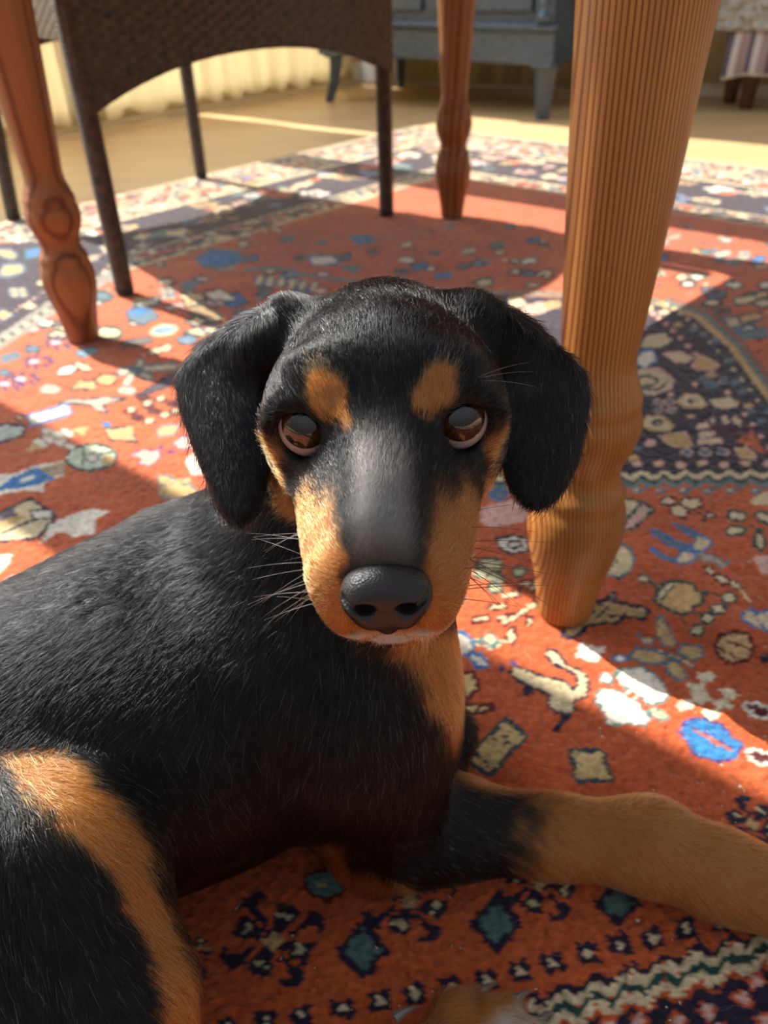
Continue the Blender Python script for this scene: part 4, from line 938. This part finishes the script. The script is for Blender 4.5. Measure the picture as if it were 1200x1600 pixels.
for sgn in (-1, 1):                                                   # mouth line
    pts = [(0, -.0305, .068), (sgn*.010, -.0325, .064), (sgn*.020, -.0345, .052), (sgn*.0265, -.0355, .034), (sgn*.030, -.033, .014)]
    for a, b_ in zip(pts[:-1], pts[1:]): S.hcap(a, b_, .0013, .0013, .0025, 'd')
    # eye socket and lids
    ex, eu, ef = sgn*.0286, -.0005, .0005
    S.hell((sgn*.0245, -.010, .009), (.012, .008, .008), .010, 'd') if False else None
    q_ = (sgn+1)//2; c_e = ec_[q_]; lx, ly, lz = LIDM[q_].T; ring = []
    for k in range(17):
        t = 2*math.pi*k/16; a_, b2_ = .0112*math.cos(t), .0106*math.sin(t)
        if math.cos(t)*(-sgn) > .9: a_ += -sgn*.0025; b2_ -= .0015
        ring.append(c_e+lx*a_*1.03+ly*b2_*1.04+lz*(.0060-.0006*max(0, math.sin(t))))
    for a, b_ in zip(ring[:-1], ring[1:]): S.cap(a, b_, .0026, .0026, .006)
    S.ell(c_e+ly*.0006, (.0106, .0101, .023), LIDM[q_], .0018, 'd')
# ears: curved leather flaps
def ear(pts, z0, xc, wx, curv, sky, thick, fold):
    pts = [tuple(map(float, p)) for p in pts]; pw = np.array([P(x, y, z0) for x, y in pts]); lo = pw.min(0)-.05; hi = pw.max(0)+.05
    def fn(X_, Y_, Z_):
        px, py, z = project(np.stack([X_.ravel(), Y_.ravel(), Z_.ravel()], 1))
        zs = z0+curv*((px-xc)/wx)**2+sky*(py-640)/200.0
        z2 = z-zs
        d2 = sdpoly(pts, px, py)*zs/FPX
        th = thick+fold*np.exp(-((py-pts[0][1]-10)/45.0)**2)
        d1 = np.abs(z2)-th
        a = d2+.003; b = d1+.002
        return (np.minimum(np.maximum(a, b), 0)+np.sqrt(np.maximum(a, 0)**2+np.maximum(b, 0)**2)-.0035).reshape(X_.shape)
    S.custom(lo, hi, fn, .006)
EL = [(468, 476), (428, 487), (372, 505), (318, 535), (284, 572), (277, 598), (283, 640), (300, 690), (322, 745), (340, 790), (356, 813), (378, 818), (400, 800), (414, 762), (420, 715), (416, 665), (412, 615), (424, 575), (450, 530), (478, 500)]
ER = [(715, 470), (760, 482), (806, 502), (850, 528), (890, 555), (914, 582), (921, 616), (917, 665), (904, 715), (886, 755), (866, 782), (842, 793), (817, 785), (796, 758), (783, 720), (779, 675), (783, 630), (778, 580), (752, 530), (722, 500)]
ear(EL, .322, 385, 100, .016, -.008, .0022, .004); ear(ER, .318, 815, 105, .016, -.006, .0022, .004)
S.cap(P(455, 510, .322), P(400, 545, .322), .012, .008, .012); S.cap(P(735, 505, .318), P(800, 540, .320), .012, .008, .012)
# nothing reaches below the rug
sl = (slice(None), slice(None), slice(0, int(np.searchsorted(S.ax[2], .012))))
S.D[sl] = np.maximum(S.D[sl], (0.0008-S.ax[2][:sl[2].stop])[None, None, :])
BV, BF = surfnets(S)
BV = smooth_mesh(BV, BF, 3, .5)
BN = normals(BV, BF)
del S
# keep the biggest connected piece only is not needed: all parts overlap

# --- coat pattern
TAN = lin(188, 120, 56); TAN_D = lin(140, 82, 34); TANL = lin(222, 180, 126); BLACK = np.array([.0032, .0031, .0035]); WHITE = lin(232, 222, 206)
def sst(a, b_, x): t = np.clip((x-a)/(b_-a), 0, 1); return t*t*(3-2*t)
def headloc(W): q = (W-HE) @ HM; return q[:, 0], q[:, 1], q[:, 2]
def wob(W, s, seed): return vnoise(W[:, 0]*1.0+W[:, 2]*.7, W[:, 1]+W[:, 2]*.4, s, seed)-.5
def seg_d(W, a, b_):
    ba = b_-a; t = np.clip(((W-a) @ ba)/(ba@ba), 0, 1); return np.linalg.norm(W-a-t[:, None]*ba, axis=1), t
def coat(W, Nn):
    """base colour and tan-ness of the hair rooted at W"""
    n = len(W); tan = np.zeros(n); wh = np.zeros(n); px, py, pz = project(W)
    j = wob(W, .004, 3)*1.0
    x, u, f = headloc(W); ax_ = np.abs(x)
    ishead = (f > -.085) & (np.linalg.norm(W-H(0, -.012, 0), axis=1) < .098) & (u > -.0475+.25*np.maximum(0, -.01-f)) & (ax_ < .048)
    isear = np.zeros(n, bool)
    for pl, zc in ((EL, .322), (ER, .318)):
        isear |= (sdpoly([tuple(map(float, p)) for p in pl], px, py) < 3) & (pz > zc-.030) & (pz < zc+.035) & (ax_ > .040)
    # head markings
    jj = j*.006
    brow = (1-sst(.82, 1.15, np.sqrt(((ax_-.0176)/.0067)**2+((u-.0188-(ax_-.0176)*.3)/.0066)**2)+j*.5))*sst(-.022, -.016, f)
    # muzzle and cheek: below the bridge stripe
    bridge_w = .0100+.008*sst(.040, .012, f)*1.0
    low = sst(-.001, -.0065, u+jj) * sst(-.001, .004, ax_-bridge_w+jj)
    fr = sst(-.008, .006, f+jj*.8)
    muz = low*sst(.016, .032, f+jj)*sst(-.001, -.009, u+jj)
    snout = sst(.030, .044, f+jj)*sst(.0105, .0135, ax_+jj*.6)*sst(.004, -.003, u)
    under = sst(-.022, -.028, u+jj)*sst(-.006, .006, f)
    cheek = sst(.0340, .0375, ax_+jj)*sst(.004, -.006, u)*sst(-.024, -.014, f)
    facet = np.maximum.reduce([brow, muz, snout, under*.95, cheek])
    facet = np.where(isear | ~ishead, 0, facet)
    tan = np.maximum(tan, facet)
    wh = np.maximum(wh, np.where(ishead & ~isear, sst(-.0315, -.036, u)*sst(.035, .045, f)*.8, 0))
    grey = np.where(ishead & ~isear, sst(.010, .040, f)*sst(.012, .004, ax_)*sst(-.012, 0.0, u)*sst(.068, .058, f)*.75, 0)
    # breast and throat
    body = ~ishead & ~isear
    bt = sst(-16, 14, px-(638+(py-1030)*.58)+j*34)*sst(1215, 1150, py)*sst(.15, .19, W[:, 2]+.04)*sst(960, 1000, py)
    tan = np.maximum(tan, np.where(body, bt, 0))
    # foreleg: tan from mid forearm down, and a tan line along the elbow and below
    on_leg = body & (W[:, 0] > -.05) & (W[:, 2] < .095) & (py > 1180)
    t1 = sst(790, 890, px+(py-1300)*.25+j*60)
    t2 = sst(.016, .010, W[:, 2]+j*.008)*.6
    t3 = sst(20, 2, np.abs(sdpoly([(500., 1200.), (508., 1300.), (545., 1372.), (640., 1392.), (540., 1378.), (503., 1302.)], px, py))+j*22)*.6*(px < 640)
    edge = sst(1262, 1235, py+(900-px)*.12)*sst(700, 740, px)*.6*sst(.0, .4, Nn[:, 1])
    tan = np.maximum(tan, np.where(on_leg, np.maximum.reduce([t1, t2*.85, t3, edge]), 0))
    # thigh: broad tan stripe along the front of knee and shank
    near_h = body & (pz < .40) & (px < 420) & (py > 1170)
    cx = np.interp(py, [1180, 1215, 1260, 1330, 1400, 1500, 1600, 1800], [50, 80, 130, 182, 222, 262, 290, 324])
    hw = np.interp(py, [1180, 1240, 1300, 1400, 1500, 1600], [48, 62, 52, 34, 30, 30])
    strp = sst(1.25, .75, np.abs(px-cx)/hw+j*.8)
    tan = np.maximum(tan, np.where(near_h, strp, 0))
    ishf = body & (W[:, 1] < .20) & (W[:, 2] < .06) & (W[:, 0] > -.11)
    tan = np.where(ishf, 1, tan); wh = np.where(ishf, sst(.012, .030, (W-hp) @ hd+j*.01)*.9*sst(-.004, .008, -((W-hp) @ hn_)+.006), wh)
    c = BLACK[None]*(1-tan[:, None])+TAN[None]*tan[:, None]
    c = c*(1-grey[:, None])+lin(158, 150, 142)[None]*grey[:, None]
    c = c*(1-wh[:, None])+WHITE[None]*wh[:, None]
    return c, tan, ishead & ~isear, isear, grey
BC, BT, _, _, _ = coat(BV, BN)
# eyes / lids / nose area bare skin
ec = ec_
BCs = BC*.55
m, N, L, b = new_mat('puppy_skin', 0.55, spec=0.3); at = N.new('ShaderNodeAttribute'); at.attribute_name = 'coat'; L.new(at.outputs['Color'], b.inputs['Base Color']); M_SKIN = m
puppy = empty('puppy', (0, .30, 0)); tag(puppy, 'black and tan puppy lying on the rug, looking up with big brown eyes', 'dog')
p0 = np.array([0, .30, 0])
bodyo = mesh('body', BV-p0, BF, M_SKIN, puppy); setattr_color(bodyo.data, 'coat', BCs)

# --- eyes
def hm4(c, X_, Y_, Z_): return Matrix([[X_[0], Y_[0], Z_[0], c[0]], [X_[1], Y_[1], Z_[1], c[1]], [X_[2], Y_[2], Z_[2], c[2]], [0, 0, 0, 1]])
m, N, L, b = new_mat('eyeball', 0.08, spec=0.6)
at = N.new('ShaderNodeAttribute'); at.attribute_name = 'iris'; L.new(at.outputs['Color'], b.inputs['Base Color'])
b.inputs['Coat Weight'].default_value = 0.35; b.inputs['Coat Roughness'].default_value = 0.03; M_EYE = m
m, N, L, b = new_mat('eyelid_skin', 0.4, (.010, .007, .007), .4); v = tex_coord(N, L); n = noise(N, L, v, 1400, 3); bump(N, L, b, n.outputs['Fac'], .4, .0004); M_LID = m
REY = .0118
for i, c in enumerate(ec):
    sgn = -1 if i == 0 else 1
    gz = nz(CAM+np.array([0, 0, .008])-c+HX*(.062*sgn)); gx = nz(np.cross(_up, gz)); gy = np.cross(gz, gx)
    nu_, nv_ = 72, 48; V = []; Ccol = []
    for a in range(nv_+1):
        th = math.pi*a/nv_
        for k in range(nu_):
            ph = 2*math.pi*k/nu_
            rr_ = REY*(1+.035*math.exp(-(th/.5)**4)); V.append((rr_*math.sin(th)*math.cos(ph), rr_*math.sin(th)*math.sin(ph), rr_*math.cos(th)))
            rad = math.degrees(th); w = .5+.5*math.sin(ph*23+math.sin(ph*7)*2)
            if rad < 24: cc_ = np.array([.004, .003, .003])
            elif rad < 43: t = (rad-24)/19; cc_ = lin(74, 44, 26)*(.5+.5*w)*(1-.35*t)
            elif rad < 47: cc_ = np.array([.012, .008, .007])
            else: cc_ = lin(168, 150, 146)
            Ccol.append(cc_)
    F = [(a*nu_+k, (a+1)*nu_+k, (a+1)*nu_+(k+1) % nu_, a*nu_+(k+1) % nu_) for a in range(nv_) for k in range(nu_)]
    e_ = mesh('eye', V, F, M_EYE, puppy); setattr_color(e_.data, 'iris', np.array(Ccol)); e_.matrix_local = hm4(c-p0, gx, gy, gz)
    # lids: a rim around the opening
    fx, fy, fz = LIDM[i].T
    mb = MB(); pts = []; rad = []
    for k in range(49):
        t = 2*math.pi*k/48; rx, ry = .0103, .0098
        ptx = rx*math.cos(t); pty = ry*math.sin(t)
        inner = -sgn
        cr = max(0, math.cos(t)*inner)**6; ptx += inner*.0022*cr; pty -= .0020*cr
        zz0 = math.sqrt(max(1e-9, (REY+.0006)**2-min(ptx**2+pty**2, (REY*.98)**2)))
        pts.append(c+fx*ptx+fy*pty+fz*(zz0*.92)); rad.append(.0011+.0003*math.sin(t))
    mb.tube([Vector(p-p0) for p in pts], rad, 8).build('eyelid', M_LID, puppy, True)

# --- nose leather, its own finer surface
nc = H(0, -.0108, .0672)
ns_ = np.arange(-.022, .022, .00055)
SN = SDF(nc[0]+ns_, nc[1]+ns_, nc[2]+ns_)
tn = math.radians(16); NR = np.stack([HX, HU*math.cos(tn)-HF*math.sin(tn), HF*math.cos(tn)+HU*math.sin(tn)], 1)
def NH(x, u, f): return nc+NR @ (np.array([x*1.06, u*1.2, f*1.08]))
SN.ell(NH(0, .0015, 0), (.0118, .0078, .0090), NR, .003)
for sgn in (-1, 1):
    SN.ell(NH(sgn*.0072, -.0005, .0005), (.0062, .0070, .0082), NR, .003)
    SN.ell(NH(sgn*.0045, -.0055, .0022), (.0050, .0040, .0050), NR, .003)
SN.cap(NH(0, -.003, .002), NH(0, -.0085, .001), .0045, .0035, .003)
for sgn in (-1, 1):
    SN.ell(NH(sgn*.0058, -.0012, .0090), (.0033, .0024, .0075), NR, .0012, 'd')
    SN.cap(NH(sgn*.0070, -.0016, .0085), NH(sgn*.0118, .0012, .0040), .0016, .0009, .001, 'd')
SN.cap(NH(0, -.0045, .0086), NH(0, -.0125, .0060), .0009, .0009, .001, 'd')
NV, NF = surfnets(SN); NV = smooth_mesh(NV, NF, 2, .5)
m, N, L, b = new_mat('nose_leather', 0.38, (.014, .012, .012), .45)
v = tex_coord(N, L); vo = N.new('ShaderNodeTexVoronoi'); vo.inputs['Scale'].default_value = 1300; L.new(v, vo.inputs['Vector']); bump(N, L, b, vo.outputs['Distance'], .5, .0003)
M_NOSE = m
mesh('nose', NV-p0, NF, M_NOSE, puppy)
# claws
m, N, L, b = new_mat('claw_horn', 0.3, lin(120, 112, 104)); M_CLAW = m
def claw(c, d):
    pts = []; rad = []
    for k in range(8):
        t = k/7; pts.append(Vector(c+d*(.006+.014*t)+np.array([0, 0, .003-.010*t*t])-p0)); rad.append(.0026*(1-t*.85))
    return MB().tube(pts, rad, 8).build('claw', M_CLAW, puppy, True)
for c_, d_ in toes_front+toes_hind: claw(c_, d_)
# dew claw seen at the lower edge of the picture, on the inner side of the hind foot
claw(G(600, 1610, .03), nz(np.array([.8, .55, .1])))

# --- fur
def sample(V, F, N_, C, n, dens, rng):
    a = V[F[:, 0]]; A_r = .5*np.linalg.norm(np.cross(V[F[:, 2]]-a, V[F[:, 3]]-V[F[:, 1]]), axis=1)
    w = A_r*dens[F].mean(1); cdf = np.cumsum(w); fi = np.searchsorted(cdf, rng.rand(n)*cdf[-1]); fi = np.clip(fi, 0, len(F)-1)
    u = rng.rand(n, 1); v = rng.rand(n, 1); q = F[fi]
    f4 = lambda X: (X[q[:, 0]]*(1-u)+X[q[:, 1]]*u)*(1-v)+(X[q[:, 3]]*(1-u)+X[q[:, 2]]*u)*v
    return f4(V), f4(N_)
rng = np.random.RandomState(11)
px_, py_, pz_ = project(BV)
vis = (BN*(CAM-BV)).sum(1) > -.25*np.linalg.norm(CAM-BV, axis=1)
infr = (px_ > -140) & (px_ < 1340) & (py_ < 1760)
xh, uh, fh = headloc(BV)
hd_ = BV[:, 2] > .225
dens = np.where(infr, 1.0, .12)*np.where(vis, 1.0, .25)*np.where(hd_, 3.4, 1.0)*np.where(BV[:, 1] > .47, .3, 1)
for c in ec: dens *= sst(.0102, .0116, np.linalg.norm(BV-(c+HF*.003), axis=1))
dens *= sst(.0088, .0104, np.linalg.norm((BV-H(0, -.009, .068)) @ HM/np.array([1.18, .9, 1.0]), axis=1))
NHAIR = 280000
R0, RN = sample(BV, BF, BN, BC, NHAIR, dens, rng); RN /= np.linalg.norm(RN, axis=1, keepdims=True)+1e-9
HC, HT, ish, isear_, gry = coat(R0+rng.randn(*R0.shape)*.0009, RN)
x, u, f = headloc(R0); px, py, pz = project(R0)
down = np.array([0, 0, -1.0])
# direction of lie
flow = np.tile(np.array([-.55, -.12, -.80]), (NHAIR, 1))
flow[px > 520] += np.array([.35, 0, 0])
fore = (W_ := R0[:, 0]) > .03
legm = (R0[:, 2] < .09) & (R0[:, 0] > .0) & (py > 1150) & ~ish
flow[legm] = w2-w0+np.array([0, -.02, -.08])
neckm = (R0[:, 2] > .15) & ~ish & ~isear_ & (px > 300); flow[neckm] = np.array([-.25, .15, -1.0])
thm = (pz < .40) & (px < 400) & (py > 1170) & ~ish
flow[thm] = np.array([.28, -.25, -.9])
headflow = (-HF[None]*1.0+HX[None]*(x*14)[:, None]+HU[None]*(np.clip(u+.006, -.03, .03)*22)[:, None])
headflow += HU[None]*np.where(u < -.02, -.6, 0)[:, None]
flow[ish] = headflow[ish]; flow[isear_] = -_up*1.0+_rt*0.0
sd_ = np.where(px[isear_, None] < 600, .25, -.25)*_rt[None]; flow[isear_] = flow[isear_]+sd_
flow /= np.linalg.norm(flow, axis=1, keepdims=True)
cl_ = (np.stack([vnoise(R0[:, 0]+R0[:, 2], R0[:, 1]-R0[:, 2], .010, s_) for s_ in (41, 42, 43)], 1)-.5)
flow = flow+cl_*.36+rng.randn(NHAIR, 3)*.15
tang = flow-RN*(flow*RN).sum(1, keepdims=True); tang /= np.linalg.norm(tang, axis=1, keepdims=True)+1e-9
length = np.where(ish, .0042+.0026*sst(.035, -.05, f), np.where(isear_, .0050, .0100))
length = np.where(legm, .0078, length); length = np.where(thm, .0095, length)
length = np.where(ish & (f > .045), .0030, length)
length *= (.65+.6*rng.rand(NHAIR))
lift = np.where(ish, .22, np.where(isear_, .16, .20))+rng.rand(NHAIR)*.14
lift = np.where(R0[:, 2] < .006, .1, lift)
NP = 4
pts = np.empty((NHAIR, NP, 3), np.float32); prev = R0-RN*.0004
for k in range(NP):
    t = k/(NP-1); pos = R0-RN*.0004+length[:, None]*(tang*(t*.96)+RN*(lift[:, None]*t*(1-.55*t)*1.35)); pos = pos+down*(length[:, None]*.05*t*t)
    pts[:, k] = pos
pts[:, :, 2] = np.maximum(pts[:, :, 2], .0012)
var = .75+.5*rng.rand(NHAIR, 1); HC2 = HC*var
lt = rng.rand(NHAIR)
HC2 = np.where((HT[:, None] > .5) & (lt[:, None] < .25), HC2*.5+TANL*.5, HC2)
HC2 = np.where((HT[:, None] > .5) & (lt[:, None] > .85), TAN_D, HC2)
HC2 = np.where((HT[:, None] < .3) & (lt[:, None] < np.where(ish | isear_, .025, .06)[:, None]), lin(160, 166, 176)*(.2+lt[:, None]*16), HC2)  # scattered pale blue-grey hairs put silvery light glints into the black coat's colour
def curves(name, P_, C_, r_root, r_tip, mat, parent, kind='stuff'):
    hc = bpy.data.hair_curves.new(name); n, k, _ = P_.shape
    hc.add_curves([k]*n)
    hc.points.foreach_set('position', np.ascontiguousarray(P_-p0 if parent else P_, dtype=np.float32).ravel())
    ra_ = hc.attributes.new('radius', 'FLOAT', 'POINT'); tt = np.linspace(0, 1, k)
    rr_ = (np.asarray(r_root).reshape(-1, 1)*np.ones((n, 1)))*(1-tt)[None]+r_tip*tt[None]; ra_.data.foreach_set('value', rr_.astype(np.float32).ravel())
    ca = hc.attributes.new('coat', 'FLOAT_COLOR', 'CURVE'); c4 = np.ones((n, 4), np.float32); c4[:, :3] = C_; ca.data.foreach_set('color', c4.ravel())
    hc.materials.append(mat); o = bpy.data.objects.new(name, hc); link(o, parent); o['kind'] = kind; return o
m = bpy.data.materials.new('fur_strand'); m.use_nodes = True; N = m.node_tree.nodes; L = m.node_tree.links; N.clear()
out = N.new('ShaderNodeOutputMaterial'); hb = N.new('ShaderNodeBsdfHairPrincipled'); at = N.new('ShaderNodeAttribute'); at.attribute_name = 'coat'
hb.parametrization = 'COLOR'; L.new(at.outputs['Color'], hb.inputs['Color']); hb.inputs['Roughness'].default_value = .2; hb.inputs['Radial Roughness'].default_value = .25
try: hb.inputs['Coat'].default_value = .05
except Exception: pass
hb.inputs['IOR'].default_value = 1.36; L.new(hb.outputs[0], out.inputs[0]); M_FUR = m
curves('fur', pts, HC2, np.where(ish, .00011, .00013), .00003, M_FUR, puppy)

# --- whiskers
wk = []; wc = []
for k in range(46):
    sgn = -1 if k % 2 else 1; a = H(sgn*rng.uniform(.017, .0255), rng.uniform(-.032, -.012), rng.uniform(.030, .058)); 
    d = HX*sgn*rng.uniform(.6, 1.0)+HU*rng.uniform(-.9, .3)+HF*rng.uniform(-.4, .25); d = nz(d); l = rng.uniform(.014, .040)
    wk.append([a+d*l*t+np.array([0, 0, -1])*l*.30*t*t-HF*l*.22*t*t for t in np.linspace(0, 1, 7)]); wc.append(lin(225, 225, 225) if (sgn < 0) else BLACK*2)  # left whiskers coloured white as if sunlit, right ones kept dark
for k in range(10):
    a = H(rng.uniform(-.012, .012), -.040, rng.uniform(.02, .05)); d = nz(-HU+HX*rng.uniform(-.4, .4)+HF*rng.uniform(-.3, .3)); l = rng.uniform(.01, .024)
    wk.append([a+d*l*t for t in np.linspace(0, 1, 7)]); wc.append(lin(200, 180, 150))
for d0 in ((.9, .55, .1), (.9, .35, .1), (.95, .15, .2)):
    a = H(.030, .018, -.001); d = nz(HX*d0[0]+HU*d0[1]+HF*d0[2]); wk.append([a+d*.022*t-HU*.004*t*t for t in np.linspace(0, 1, 7)]); wc.append(lin(215, 215, 215))
curves('whiskers', np.array(wk), np.array(wc), .00017, .00004, M_FUR, puppy)
# --- loose hairs shed on the rug
ls = []; lc = []
for k in range(90):
    q = G(rng.uniform(620, 1230), rng.uniform(960, 1600), .0025) if k < 70 else G(rng.uniform(300, 700), rng.uniform(1390, 1600), .0025); t0 = rng.uniform(0, 6.28); l = rng.uniform(.008, .022); c_ = rng.uniform(-2, 2)
    ls.append([q+np.array([math.cos(t0+c_*t)*l*t, math.sin(t0+c_*t)*l*t, .001*math.sin(t*3)]) for t in np.linspace(0, 1, 7)]); lc.append(lin(228, 214, 196))
lo_ = curves('loose_hair', np.array(ls), np.array(lc), .00009, .00005, M_FUR, None); tag(lo_, 'short white dog hairs shed on the orange rug near the paws', 'dog hair')
